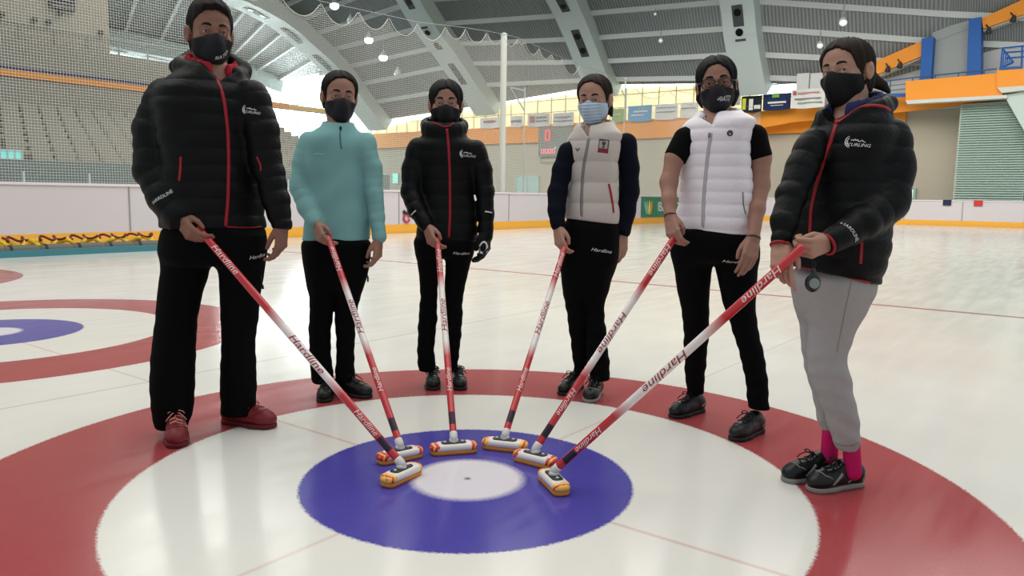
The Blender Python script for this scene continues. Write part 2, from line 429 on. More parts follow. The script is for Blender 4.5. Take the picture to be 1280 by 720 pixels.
# half hidden emblem (dark arc and red curl) on the boards behind the third person
s0 = on_u(508, 265, 13.42)
em = thing('board_emblem', tuple(w3(13.42, s0[1], s0[2])), 'dark arc and red curl printed on the boards behind black jacket sleeve', 'emblem')
def arc_pts(c, r, a0_, a1_, k=12): return [w3(13.425, c[0] + r * math.cos(t), c[1] + r * math.sin(t)) for t in np.linspace(a0_, a1_, k)]
mb = MB(); mb.tube(arc_pts((s0[1] + .02, s0[2] + .1), .14, -2.6, .6), .045, 6); mb.build('dark_arc', mat('ink', (50, 55, 62), .6), em)
mb = MB(); mb.tube(arc_pts((s0[1] + .02, s0[2] - .17), .11, .2, 3.4), .03, 6); mb.tube(arc_pts((s0[1] + .02, s0[2] - .17), .11, 3.4, 6.0), .03, 6); mb.build('red_curl', mat('ink_red', (200, 60, 80), .6), em)
for px, c, lab in ((1184, (40, 42, 78), 'dark blue cloth hanging over the end boards near the louvred wall'), (1223, (196, 60, 58), 'red cloth hanging over the end boards below the louvred wall')):
    p = on_n(px, 251.5, 38.45)
    mb = MB(); mb.rbox(p[0] - .17, p[0] + .17, 38.44, 38.47, .93, 1.176); mb.rbox(p[0] - .17, p[0] + .17, 38.44, 38.66, 1.172, 1.186)
    tag(mb.build('hanging_cloth', mat('cloth_%d' % c[0], c, .8)), lab, 'cloth')
for px, lab in ((1177, 'small dark puck lying on the ice before the end boards, left of two'), (1187, 'small dark puck lying on the ice before the end boards, right of two')):
    g = gnd(px, 281.6); mb = MB(); mb.lathe(g, [(.13, 0), (.15, .02), (.15, .05), (.13, .07)], 14)
    tag(mb.build('puck', mat('rubber_black', (30, 30, 34), .6)), lab, 'puck')

# ------------------------------------------------------------------ end wall, orange band, lunette, banners
NW = 42.0
M_wall = mat('beige_wall', (186, 178, 160), .8, var=(.25, .05))
mb = MB(); mb.rbox(-14, 58, NW, NW + .4, -.3, 4.8); mb.rbox(-14, 7, NW, NW + .4, 4.8, 6.1); struct(mb.build('wall_back', M_wall))
M_or = mat('orange_panel', (240, 150, 40), .5); M_orp = mat('orange_band_pale', (226, 158, 92), .55)
mb = MB(); mb.rbox(6.7, 46.5, NW - .25, NW + .4, 4.75, 5.92); struct(mb.build('trim_1', M_or))
def edge_z(u): return float(np.interp(u, [-14, 0, 5, 12.2, 17.8, 22, 26.8, 32, 38.2, 43.3, 47, 51, 56], [9.3, 8.3, 7.9, 7.6, 8.0, 8.2, 8.15, 7.8, 7.4, 6.9, 6.3, 5.5, 5.1]))
def glass_glow(name, rgb, e):
    m = mat(name, rgb, .6, .2, emit=e, var=(.6, .08)); return m
M_lun = glass_glow('translucent_yellow_panel', (238, 226, 176), .80)
M_sky = glass_glow('daylight_pane', (236, 252, 252), 2.0)
M_mul = mat('mullion', (188, 176, 134), .6)
wn = bpy.data.objects.new('window_1', None); COL.objects.link(wn); wn.location = w3(30, NW, 5.9); struct(wn)
us = np.linspace(11, 46.5, 60)
mb = MB(); V = []; 
for u in us: V += [w3(u, NW + .12, 5.9), w3(u, NW + .12, edge_z(u) + .35), w3(u, NW + .22, 5.9), w3(u, NW + .22, edge_z(u) + .35)]
mb.add(V, [f for i in range(len(us) - 1) for f in ((4 * i, 4 * i + 4, 4 * i + 5, 4 * i + 1), (4 * i + 2, 4 * i + 3, 4 * i + 7, 4 * i + 6))]); mb.build('pane', M_lun, wn)
mb = MB()
for u in np.arange(11.5, 46.5, 1.15): mb.rbox(u, u + .045, NW + .06, NW + .13, 5.9, edge_z(u) + .3)
for z in (6.75, 7.55): mb.rbox(11, 46.5, NW + .07, NW + .13, z, z + .045)
mb.build('window_frame', M_mul, wn)
# bright glazing at the far left end and along the left side
wn = bpy.data.objects.new('window_2', None); COL.objects.link(wn); wn.location = w3(52, NW, 3); struct(wn)
mb = MB(); mb.rbox(46.6, 64, NW + .1, NW + .2, .6, 12); mb.build('pane', M_sky, wn)
mb = MB()
for u in np.arange(46.6, 64, 2.4): mb.rbox(u, u + .1, NW, NW + .12, .4, 12)
for z in (.5, 3.2, 6.0, 8.8): mb.rbox(46.6, 64, NW, NW + .12, z, z + .12)
mb.build('window_frame', M_post, wn)
wn = bpy.data.objects.new('window_3', None); COL.objects.link(wn); wn.location = w3(58, 20, 5); struct(wn)
mb = MB(); mb.rbox(64, 64.2, 12, NW, .6, 14); mb.build('pane', M_sky, wn)
mb = MB()
for n in np.arange(12, NW, 3): mb.rbox(63.9, 64.05, n, n + .2, .4, 14)
for z in (.5, 3.5, 6.5, 9.5): mb.rbox(63.9, 64.05, 12, NW, z, z + .15)
mb.build('window_frame', M_post, wn)

# unseen skylight, added high over the left side to throw glare on the ice
wn = bpy.data.objects.new('window_8', None); COL.objects.link(wn); wn.location = w3(29, 15, 14.2); struct(wn)
SU0, SU1, SN0, SN1 = 23, 35, 11.5, 19.5
mb = MB(); mb.rbox(SU0, SU1, SN0, SN1, 14.2, 14.3); mb.build('pane', glass_glow('added_skylight_pane', (248, 250, 244), 3.2), wn)
mb = MB()
for u in np.linspace(SU0, SU1, 5): mb.rbox(u - .06, u + .06, SN0, SN1, 14.1, 14.2)
for n in (SN0, SN1): mb.rbox(SU0, SU1, n - .08, n + .08, 14.1, 14.2)
mb.build('window_frame', M_post, wn)
# bright strip where daylight enters under the roof edge
wn = bpy.data.objects.new('window_9', None); COL.objects.link(wn); wn.location = w3(30, NW, 7); struct(wn)
mb = MB(); V = []
for u in us: V += [w3(u, NW + .02, edge_z(u) - .22), w3(u, NW + .02, edge_z(u) + .3), w3(u, NW + .06, edge_z(u) - .22), w3(u, NW + .06, edge_z(u) + .3)]
mb.add(V, [f for i in range(len(us) - 1) for f in ((4 * i, 4 * i + 4, 4 * i + 5, 4 * i + 1), (4 * i + 2, 4 * i + 3, 4 * i + 7, 4 * i + 6))]); mb.build('pane', M_sky, wn)

# banners hung above the orange band
def banner(x0, x1, yt, yb, n, rgb, label, marks, grp=None):
    p0, p1 = on_n(x0, yb, n), on_n(x1, yb, n); q = on_n((x0 + x1) / 2, yt, n); zb = min(p0[2], p1[2]); zt = q[2]
    ua, ub = p0[0], p1[0]
    root = thing('banner', tuple(w3((ua + ub) / 2, n, zb)), label, 'banner', grp)
    mb = MB(); k = 10; V = []
    for i in range(k + 1):                             # cloth with a slight sag at the foot
        t = i / k; u = ua + (ub - ua) * t; wv = .05 * math.sin(t * 9 + ua)
        V += [w3(u, n + wv, zb - .05 * math.sin(t * math.pi)), w3(u, n + wv, zt), w3(u, n + wv + .03, zb - .05 * math.sin(t * math.pi)), w3(u, n + wv + .03, zt)]
    mb.add(V, [f for i in range(k) for f in ((4 * i, 4 * i + 4, 4 * i + 5, 4 * i + 1), (4 * i + 2, 4 * i + 3, 4 * i + 7, 4 * i + 6), (4 * i, 4 * i + 2, 4 * i + 6, 4 * i + 4), (4 * i + 1, 4 * i + 5, 4 * i + 7, 4 * i + 3))])
    mb.build('cloth', mat('banner_%d_%d_%d' % rgb, rgb, .7), root)
    for (a, b, c, d, col) in marks:                    # printed bars and blocks, fractions of the banner
        mb = MB(); mb.rbox(ua + (ub - ua) * b, ua + (ub - ua) * a, n - .075, n - .06, zt + (zb - zt) * d, zt + (zb - zt) * c)
        mb.build('print', mat('ink_%d_%d_%d' % col, col, .6), root)
    return root
G_ = (120, 118, 120); R_ = (176, 84, 84); WH = (220, 220, 216)
NB = NW - .5
banner(600, 625, 147, 159, NB, WH, 'small white banner over the orange band just left of net pole', [(.2, .8, .3, .5, R_)])
banner(638, 653, 145, 158, NB, WH, 'narrow white banner just right of the net pole', [(.1, .9, .4, .6, G_)])
banner(660, 686, 142, 157, NB, (206, 206, 204), 'white banner with red emblem above the scoreboard', [(.1, .3, .2, .7, R_), (.38, .9, .25, .4, G_), (.38, .95, .55, .66, G_)])
banner(691, 717, 141, 156, NB, (206, 206, 204), 'white banner with grey lines left of blue surgical mask', [(.1, .9, .3, .4, G_), (.05, .95, .6, .7, G_)])
banner(765, 779, 136, 152, NB, (150, 176, 110), 'pale green banner beside the blue banner', [(.2, .8, .4, .5, (190, 205, 160))])
banner(785, 814, 132, 150, NB, (88, 160, 208), 'bright blue banner with white script over the orange band', [(.25, .85, .35, .45, WH), (.15, .7, .6, .68, WH)])
banner(818, 847, 130, 148, NB, WH, 'white banner with grey lines right of the blue banner', [(.1, .95, .2, .28, (150, 160, 190)), (.1, .9, .5, .55, G_)])
banner(850, 872, 128, 146, NB, WH, 'white banner next to white vest shoulder', [(.1, .9, .35, .42, G_)])
banner(926, 952, 120, 139, 40.0, (30, 34, 38), 'black banner with yellow figure beside white vest collar', [(.08, .25, .15, .85, (200, 210, 60)), (.4, .6, .2, .9, WH), (.65, .95, .6, .85, WH)])
banner(953, 988, 117, 136, 40.0, (28, 44, 86), 'navy blue banner with green emblem under the bright window', [(.35, .6, .05, .25, (110, 180, 60)), (.2, .85, .5, .62, WH), (.3, .75, .72, .76, WH)])
banner(989, 1030, 111, 133, 39.3, WH, 'large white banner with red and grey lines beside the navy banner', [(.05, .15, .1, .3, R_), (.2, .85, .18, .26, (200, 130, 130)), (.1, .9, .5, .56, G_), (.2, .95, .72, .78, (130, 150, 130))])
# white boxes behind the large banner and the strip of window light below the roof
p = on_n(1015, 99, 39.7); mb = MB(); mb.rbox(p[0] - .62, p[0] + .06, 39.6, 39.85, 5.9, p[2] + .28); mb.rbox(p[0] + .12, p[0] + .75, 39.6, 39.85, 5.9, p[2] + .32)
tag(mb.build('white_cabinet', mat('white_enamel', (206, 208, 206), .5)), 'pale cabinet with two doors behind the large white banner', 'cabinet')
wn = bpy.data.objects.new('window_4', None); COL.objects.link(wn); pa, pb = on_n(948, 114, 40.8), on_n(996, 106, 40.8); wn.location = w3(pa[0], NW, 6.6); struct(wn)
mb = MB(); mb.rbox(pb[0], pa[0], 40.8, 40.9, pa[2] - .25, pa[2] + .28); mb.build('pane', M_sky, wn)
mb = MB(); mb.rbox(pb[0], pa[0], 40.76, 40.86, pa[2] - .3, pa[2] - .24); mb.rbox(pb[0], pa[0], 40.76, 40.86, pa[2] + .27, pa[2] + .33); mb.build('window_frame', M_post, wn)
mb = MB(); mb.rbox(-14, 11, 41.0, 41.2, 5.6, 12); struct(mb.build('wall_right', mat('white_wall', (196, 198, 196), .8, var=(.4, .04))))

# scoreboard
p0, p1 = on_n(673, 196, NW - .3), on_n(716, 157, NW - .3)
sb = thing('scoreboard', tuple(w3(p0[0], NW - .3, p0[2])), 'grey scoreboard with red digits hung on beige wall', 'scoreboard')
mb = MB(); mb.rbox(p1[0], p0[0], NW - .32, NW - .02, p0[2], p1[2]); mb.build('case', mat('scoreboard_grey', (122, 126, 122), .5), sb)
M_led = mat('led_red', (250, 60, 66), .5, emit=1.0); M_ledp = mat('led_pink', (240, 120, 140), .5, emit=.9)
d = on_n(684.5, 169, NW - .34)
def seg(u0, u1, z0, z1): mb.rbox(u0, u1, NW - .36, NW - .33, z0, z1)
mb = MB()
for (du0, du1, dz0, dz1) in ((-.16, .16, .30, .37), (-.16, .16, -.37, -.30), (-.19, -.12, -.33, .33), (.12, .19, -.33, .33)): seg(d[0] + du0, d[0] + du1, d[2] + dz0, d[2] + dz1)
mb.build('digit', M_led, sb)
d = on_n(685, 189, NW - .34)
for k in range(4):
    mb = MB(); c = d[0] + .45 - .3 * k
    for (du0, du1, dz0, dz1) in ((-.1, .1, .12, .16), (-.1, .1, -.16, -.12), (-.11, -.07, -.14, .14), (.07, .11, -.14, .14)): seg(c + du0, c + du1, d[2] + dz0, d[2] + dz1)
    mb.build('digit', M_ledp, sb)
d = on_n(694, 184.5, NW - .34); mb = MB(); seg(d[0] - .06, d[0] + .06, d[2] - .06, d[2] + .06); mb.build('lamp', mat('led_green', (120, 190, 150), .5, emit=.5), sb)
mb = MB(); c0, c1 = on_n(676, 203, NW - .2), on_n(716, 203, NW - .2)
mb.tube([w3(c0[0], NW - .2, p0[2] + .02), w3(c0[0], NW - .2, c0[2]), w3(c1[0], NW - .2, c0[2]), w3(c1[0], NW - .2, p0[2] + .02)], .03, 6); mb.build('bracket', mat('grey_steel', (120, 124, 124), .5), sb)

# wall details: pale door glass, exit sign, lettering strip
for (x0, x1, y0, y1, c, lab) in ((645, 673, 221, 242, (176, 206, 200), 'pale reflecting glass hatch low on beige wall behind net pole'), (491, 497.5, 217, 229, (130, 225, 205), 'small lit green sign on the beige wall between teal and black jackets')):
    a, b = on_n(x0, y1, NW - .05), on_n(x1, y0, NW - .05)
    hb = thing('hatch' if x0 > 600 else 'exit_sign', tuple(w3(a[0], NW - .05, a[2])), lab, 'hatch' if x0 > 600 else 'sign')
    mb = MB(); mb.rbox(b[0], a[0], NW - .06, NW - .01, a[2], b[2]); mb.build('plate', mat('plate_%d' % c[0], c, .2, .6, emit=0 if x0 > 600 else .6), hb)
    mb = MB(); t_ = .06 if x0 > 600 else .03
    for (u0, u1, z0, z1) in ((b[0], a[0], a[2] - t_, a[2]), (b[0], a[0], b[2], b[2] + t_), (b[0] - t_, b[0], a[2] - t_, b[2] + t_), (a[0], a[0] + t_, a[2] - t_, b[2] + t_), ((a[0] + b[0]) / 2 - t_ / 3, (a[0] + b[0]) / 2 + t_ / 3, a[2], b[2])): mb.rbox(u0, u1, NW - .09, NW - .01, z0, z1)
    mb.build('frame', M_post, hb)
a, b = on_n(1131, 250, NW - .05), on_n(1146, 235, NW - .05)
sg = thing('wall_cabinet', tuple(w3(a[0], NW, a[2])), 'small pale green lit cabinet on the wall beside black padded sleeve', 'cabinet')
mb = MB(); mb.rbox(b[0], a[0], NW - .2, NW, a[2], b[2]); mb.build('case', mat('cabinet_green', (150, 178, 160), .5), sg)
mb = MB(); mb.rbox(b[0] + .12, a[0] - .2, NW - .22, NW - .19, a[2] + .1, b[2] - .1); mb.build('lit_panel', mat('lit_panel', (200, 224, 206), .5, emit=.5), sg)

# ------------------------------------------------------------------ right end: columns, raking beams, balcony, louvres
M_blue = mat('blue_paint', (28, 92, 170), .5); M_slab = mat('white_soffit', (206, 208, 198), .6)
def plate_n(name, pix, n, thick, material, parent=None):
    return quad_on(name, [w3(*on_n(x, y, n)) for x, y in pix], thick, N3, material, parent)
for (pix, lab) in (([(1152, 48), (1167, 46), (1163.5, 98.5), (1150, 99)], 'tall blue column left of the grey roof pillar'), ([(1211, 24), (1226.5, 21), (1226, 96), (1208, 97)], 'tall blue column right of the grey roof pillar')):
    root = thing('column', tuple(w3(*on_n(*pix[3], 39.9))), lab, 'column')
    plate_n('shaft', pix, 39.6, .9, M_blue, root)
    plate_n('base_plate', [(pix[3][0] - 1, pix[3][1] - 2), (pix[2][0] + 1, pix[2][1] - 2), (pix[2][0] + 1, pix[2][1] + 1.5), (pix[3][0] - 1, pix[3][1] + 1.5)], 39.55, 1.0, M_blue, root)
for (pix, lams, lab) in (([(1060, 92), (1152.5, 51), (1152.5, 70), (1060, 108)], ((1110, 86), (1125, 81)), 'sloping orange beam left of the blue columns'), ([(1227, 23), (1290, -6), (1290, 14), (1229, 36)], ((1267, 23), (1236, 38)), 'sloping orange beam right of the blue columns')):
    root = thing('raking_beam', tuple(w3(*on_n(*pix[3], 40.0))), lab, 'beam')
    plate_n('beam', pix, 39.8, .9, M_or, root)
    plate_n('soffit', [(pix[3][0], pix[3][1] - .8), (pix[2][0], pix[2][1] - .8), (pix[2][0], pix[2][1] + 3), (pix[3][0], pix[3][1] + 3)], 40.0, .5, M_slab, root)
    for (x, y) in lams:
        q = w3(*on_n(x, y, 39.6)); mb = MB(); mb.lathe(q, [(.05, .14), (.09, .06), (.13, -.06), (.12, -.16), (.02, -.18)], 10, (0, -.3, 1)); mb.tube([q + np.array([0, 0, .1]), q + np.array([0, .25, .3])], .03, 6); mb.build('spotlight', mat('dark_lamp', (48, 50, 52), .5), root)
bal = thing('balcony', tuple(w3(5, 40, 5.9)), 'orange balcony box with white soffit under the blue rail', 'balcony')
plate_n('parapet', [(1132, 101.5), (1246, 91.5), (1253, 119), (1132, 126)], 38.95, .45, M_or, bal)
plate_n('parapet', [(1246, 88), (1300, 84.5), (1300, 106), (1246, 110)], 38.8, .6, M_or, bal)
plate_n('soffit', [(1132, 125.5), (1258, 118.5), (1259.5, 122.5), (1134, 130)], 38.9, .5, M_slab, bal)
plate_n('soffit', [(1246, 109.5), (1300, 105.5), (1300, 110.5), (1252, 116)], 38.75, .65, M_slab, bal)
plate_n('raking_soffit', [(1255, 119), (1300, 110), (1300, 205), (1281, 165)], 39.05, .5, mat('pale_soffit', (190, 206, 196), .6), bal)
M_lv = mat('louvre', (206, 222, 212), .5)
lv = thing('louvred_screen', tuple(w3(4.2, 39.9, 0)), 'pale green louvred wall screen below the orange balcony', 'screen')
a, b, c = on_n(1202, 131, 39.9), on_n(1192, 246, 39.9), on_n(1290, 128, 39.9)
k = 44
mb = MB()
for i in range(k):
    z = .75 + (a[2] - .75) * i / k; dz = (a[2] - .75) / k
    u0, u1 = c[0], np.interp(z, [b[2], a[2]], [b[0], a[0]])
    mb.hexa([w3(u1, 39.78, z), w3(u0, 39.78, z), w3(u0, 39.92, z + dz * .5), w3(u1, 39.92, z + dz * .5), w3(u1, 40.0, z + .03), w3(u0, 40.0, z + .03), w3(u0, 39.94, z + dz * .5 + .03), w3(u1, 39.94, z + dz * .5 + .03)])
sl = mb.build('slats', M_lv, lv)
mb = MB(); mb.rbox(c[0], b[0] + .02, 39.96, 41.8, .3, a[2]); mb.build('backing', mat('louvre_back', (160, 178, 170), .7), lv)
mb = MB(); mb.tube([w3(b[0], 40.0, .7), w3(a[0], 40.0, a[2])], .05, 6); mb.tube([w3(a[0], 40.0, a[2]), w3(c[0], 40.0, a[2])], .05, 6); mb.build('frame', M_slab, lv)
M_rail = mat('blue_rail', (70, 108, 150), .45)
rl = thing('railing', tuple(w3(9, 41, 5.9)), 'long blue railing running along the gallery floor', 'railing')
def px_tube(mb, pix, n, r): mb.tube([w3(*on_n(x, y, n)) for x, y in pix], r, 6)
mb = MB(); px_tube(mb, [(1088, 104), (1150, 96), (1190, 92), (1246, 86)], 39.6, .035); mb.build('handrail', M_rail, rl)
mb = MB(); px_tube(mb, [(1088, 110), (1132, 105)], 39.6, .022); px_tube(mb, [(1088, 116), (1132, 111)], 39.6, .022); mb.build('mid_rail', M_rail, rl)
for x, y in ((1113, 101), (1141, 98), (1169, 95), (1198, 92), (1230, 88)):
    mb = MB(); px_tube(mb, [(x, y), (x - .5, y + 20)], 39.6, .03); mb.build('post', M_rail, rl)
plate_n('toe_board', [(1088, 117.5), (1134, 116.5), (1134, 121), (1088, 122)], 39.6, .1, M_blue, rl)
rl = thing('stair_railing', tuple(w3(2.5, 40.5, 7.2)), 'blue stair railing on the orange balcony at far right', 'railing')
mb = MB()
for pix in ([(1251, 85), (1253, 60), (1280, 57.5), (1300, 56)], [(1253, 60), (1267, 78)], [(1251, 85), (1267, 78)], [(1257, 73), (1280, 71)], [(1254, 66), (1280, 64)], [(1278, 57), (1277, 85)]): px_tube(mb, pix, 39.2, .04)
mb.build('rail', M_blue, rl)
for t in np.linspace(.15, .85, 5):
    mb = MB(); px_tube(mb, [(1253 + 14 * t, 60 + 18 * t), (1251.5 + 14 * t, 84 - 6 * t)], 39.2, .025); mb.build('baluster', M_blue, rl)
plate_n('toe_board', [(1249, 84), (1278, 82.5), (1278, 86), (1249, 87)], 39.05, .15, M_blue, rl)
plate = plate_n('orange_band', [(925, 141), (990, 135.5), (1137, 118), (1262, 114), (1262, 122), (1200, 131), (1137, 139), (990, 153), (925, 165)], 40.7, .2, M_or); plate.name = 'trim_2'; struct(plate)

# ------------------------------------------------------------------ roof: ribs, corrugated sheets, purlins
RU = {5: 55., 4: 45., 3: 34., 2: 24., 1: 14., 0: 4.3, -1: -6.}
nodes = {                                              # purlin crossings, from the high roof down to the eave
    1: [(905, -66), (922, -31), (928, 4), (931, 38), (936, 71), (942, 100), (944, 110)],
    2: [(690, -40), (708, -9), (722, 21), (734, 51), (745, 80), (755, 102), (760, 110)],
    3: [(508, -26), (524, 3), (543, 33), (562, 58), (578, 82), (596, 109), (613, 134)],
    4: [(368, 30), (386, 47), (408, 66), (428, 87), (444, 109), (460, 131), (478, 154)],
    0: [(1189, -50), (1188, -14), (1187, 22), (1187, 57), (1187, 84), (1186, 108), (1186, 114)]}
def rib_curve(k):
    return np.array([on_u(x, y, RU[k]) for x, y in nodes[k]])
RC = {k: rib_curve(k) for k in (1, 2, 3, 4)}
nz_ = np.array([38.6, 39.3, 40.0, 40.6, 41.1, 41.6, 41.9])
RC[0] = np.array([on_n(x, y, n) for (x, y), n in zip(nodes[0], nz_)])       # behind the near pillar
RC[-1] = np.array([on_n(x + 190, y + 8, n + 1.0) for (x, y), n in zip(nodes[0], nz_)])
RC[5] = np.array([on_u(300, 86, 55), on_u(315, 93, 55), on_u(344, 104, 55), on_u(400, 95, 48.6), on_u(425, 109, 47.2), on_u(452, 131, 46.4), on_u(474, 153, 45.8)])
def extend(c, ups=9):                                  # carry the arch on overhead and down to the eave
    c = list(map(np.array, c)); d = c[0] - c[1]
    for i in range(ups):
        d = d * np.array([.9, 1.18, .80]); c.insert(0, c[0] + d)
    return np.array(c)
RX = {k: extend(RC[k]) for k in RC}
NP = len(RX[1])
def corrugated():
    m = bpy.data.materials.new('corrugated_sheet'); m.use_nodes = True; nt = m.node_tree; b = nt.nodes['Principled BSDF']
    uv = nt.nodes.new('ShaderNodeUVMap'); w = nt.nodes.new('ShaderNodeTexWave'); w.wave_type = 'BANDS'; w.bands_direction = 'X'; w.wave_profile = 'SIN'
    w.inputs['Scale'].default_value = 1.7; w.inputs['Distortion'].default_value = 0; nt.links.new(uv.outputs[0], w.inputs[0])
    bp = nt.nodes.new('ShaderNodeBump'); bp.inputs['Strength'].default_value = .8; bp.inputs['Distance'].default_value = .05
    nt.links.new(w.outputs['Fac'], bp.inputs['Height']); nt.links.new(bp.outputs[0], b.inputs['Normal'])
    rp = nt.nodes.new('ShaderNodeValToRGB'); rp.color_ramp.elements[0].color = (*lin((112, 117, 118)), 1); rp.color_ramp.elements[1].color = (*lin((152, 157, 157)), 1)  # light and shade of the corrugation painted into the base colour
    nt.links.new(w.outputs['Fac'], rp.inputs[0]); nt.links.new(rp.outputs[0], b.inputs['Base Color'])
    b.inputs['Roughness'].default_value = .5; return m
M_cor = corrugated(); M_pur = mat('purlin', (200, 205, 203), .5); M_rib = mat('rib', (196, 208, 206), .5, var=(.3, .03))
order = [-1, 0, 1, 2, 3, 4, 5]
mb = MB(); UVS = []
for a, b in zip(order[:-1], order[1:]):
    A, B = RX[a], RX[b]; sub = 4; sa = 0
    for j in range(NP - 1):
        for i in range(sub):
            def P(t, jj):
                q = A[jj] + (B[jj] - A[jj]) * t; return w3(q[0], q[1], q[2] + .32)
            t0, t1 = i / sub, (i + 1) / sub
            mb.add([P(t0, j), P(t1, j), P(t1, j + 1), P(t0, j + 1)], [(0, 1, 2, 3)])
            u0, u1 = RU[a] + (RU[b] - RU[a]) * t0, RU[a] + (RU[b] - RU[a]) * t1
            UVS += [(u0, j), (u1, j), (u1, j + 1), (u0, j + 1)]
o = mb.build('ceiling', M_cor); uvl = o.data.uv_layers.new(name='UVMap')
uvl.data.foreach_set('uv', np.array(UVS, np.float32).ravel()); struct(o)
sol = o.modifiers.new('thickness', 'SOLIDIFY'); sol.thickness = .12; sol.offset = 1
for j in range(1, NP - 1):
    mb = MB()
    for a, b in zip(order[:-1], order[1:]):
        A, B = RX[a][j], RX[b][j]; P0, P1 = w3(A[0], A[1], A[2] + .16), w3(B[0], B[1], B[2] + .16)
        dn = N3 * .11; up = np.array([0, 0, .17])
        mb.hexa([P0 - dn - up, P1 - dn - up, P1 + dn - up, P0 + dn - up, P0 - dn + up, P1 - dn + up, P1 + dn + up, P0 + dn + up])
    tag(mb.build('roof_purlin', M_pur), 'pale roof purlin crossing under the corrugated ceiling', 'purlin', 'purlins under the corrugated ceiling')
M_hole = mat('recess', (74, 80, 82), .6); M_port = mat('port_black', (16, 18, 20), .3)
riblabels = {1: 'pale roof rib above white vest and glasses', 2: 'pale roof rib left of the white vest wearer', 3: 'pale roof rib above the third person in black jacket', 4: 'pale roof rib above the teal pullover', 5: 'pale low roof rib over the bright side glazing'}
def rib(k, width, depth, curve):
    c = resample(curve, 46); T = np.gradient(c, axis=0); T /= np.linalg.norm(T, axis=1)[:, None]; Nn = np.stack([-T[:, 1], T[:, 0]], 1)
    Nn *= np.sign(Nn[:, 1] + 1e-9)[:, None]
    root = thing('roof_rib', tuple(w3(RU[k], c[-1, 0], c[-1, 1])), riblabels[k], 'rib')
    mb = MB(); V = []
    for i in range(len(c)):
        lo = c[i] - Nn[i] * depth; hi = c[i] + Nn[i] * .3
        V += [w3(RU[k] + width / 2, *lo), w3(RU[k] - width / 2, *lo), w3(RU[k] - width / 2, *hi), w3(RU[k] + width / 2, *hi)]
    n = len(c)
    mb.add(V, [(4 * i + j, 4 * i + (j + 1) % 4, 4 * i + 4 + (j + 1) % 4, 4 * i + 4 + j) for i in range(n - 1) for j in range(4)] + [(0, 1, 2, 3), (4 * n - 1, 4 * n - 2, 4 * n - 3, 4 * n - 4)])
    mb.build('girder', M_rib, root)
    L = np.concatenate([[0], np.cumsum(np.linalg.norm(np.diff(c, axis=0), axis=1))])
    for g in range(5):                                 # recessed light ports, two to a recess
        s0 = L[-1] - 3.0 - g * 3.2
        if s0 < 3: break
        def at(s): 
            return np.array([np.interp(s, L, c[:, 0]), np.interp(s, L, c[:, 1])]), np.array([np.interp(s, L, Nn[:, 0]), np.interp(s, L, Nn[:, 1])])
        V = []
        for s in (s0, s0 - 1.9):
            p, nn = at(s); q = p - nn * (depth + .012); r = p - nn * (depth - .05)
            V += [w3(RU[k] + .28, *q), w3(RU[k] - .28, *q), w3(RU[k] - .28, *r), w3(RU[k] + .28, *r)]
        mb = MB(); mb.add(V, [(0, 1, 2, 3), (7, 6, 5, 4), (0, 4, 5, 1), (1, 5, 6, 2), (2, 6, 7, 3), (3, 7, 4, 0)])
        rc = mb.build('recess', M_hole, root)
        for s in (s0 - .45, s0 - 1.45):
            p, nn = at(s); q = p - nn * (depth + .02); ax = N3 * nn[0] + np.array([0, 0, 1]) * nn[1]
            mb = MB(); mb.lathe(w3(RU[k], *q), [(.20, -.03), (.20, .03), (.12, .04)], 14, ax); mb.build('port', M_port, rc)
for k, wd, dp in ((1, 1.75, .75), (2, 1.9, .75), (3, 1.9, .8), (4, 2.0, .8), (5, 2.2, .9)):
    cv = RX[k][:, 1:].copy()
    if k == 5: cv = cv[:-4]
    rib(k, wd, dp, cv)
# the nearest roof pillar between the blue columns
pil = thing('roof_pillar', tuple(w3(*on_n(1186, 115, 40.3))), 'broad grey roof pillar between two blue columns', 'pillar')
plate_n('shaft', [(1170, -45), (1222, -45), (1208, 118), (1162, 118)], 40.2, 1.0, mat('pillar_grey', (158, 164, 164), .55, var=(.5, .03)), pil)
plate_n('recess', [(1187, -4), (1203, -4), (1202, 5), (1187, 5)], 40.18, .2, M_hole, pil)
plate_n('joint', [(1166, 52.5), (1210, 36), (1210, 36.8), (1166, 53.3)], 40.185, .1, M_seam, pil)

# ceiling lamps
M_lamp = mat('lit_lamp', (255, 252, 246), .4, emit=5); M_shade = mat('lamp_shade', (200, 204, 204), .35, .5); M_cable = mat('cable', (150, 154, 154), .6)
def high_bay(x, y, n, r, lit, lab, grp=None):
    q = w3(*on_n(x, y, n)); t = thing('ceiling_lamp', tuple(q), lab, 'lamp', grp)
    mb = MB(); mb.lathe(q, [(r * .25, r * 1.6), (r * .35, r * 1.1), (r * .7, r * .7), (r * .92, r * .2), (r * .9, r * .15)], 18); mb.build('shade', M_shade, t)
    mb = MB(); mb.lathe(q, [(r * .5, r * .3), (r * .95, r * .15), (r * 1.05, -r * .25), (r * .85, -r * .75), (r * .45, -r * .98), (.01, -r * 1.05)], 18); mb.build('bulb', M_lamp if lit else mat('unlit_lamp', (206, 212, 212), .3, .5), t)
    mb = MB(); mb.tube([q + np.array([0, 0, r * 1.4]), q + np.array([0, 0, r * 3.2])], r * .09, 6); mb.build('cable', M_cable, t)
high_bay(418, 6, 30, .27, True, 'lit round ceiling lamp nearest the frame top, above netting')
high_bay(461, 49, 33, .27, True, 'lit round ceiling lamp, second from frame top')
high_bay(479, 71, 35, .28, True, 'lit round ceiling lamp, lowest of the three lit ones')
high_bay(438, 25, 31, .22, False, 'unlit ceiling lamp between two lit ones near the frame top')
high_bay(497, 91, 36.5, .25, False, 'unlit ceiling lamp below the lowest lit lamp')
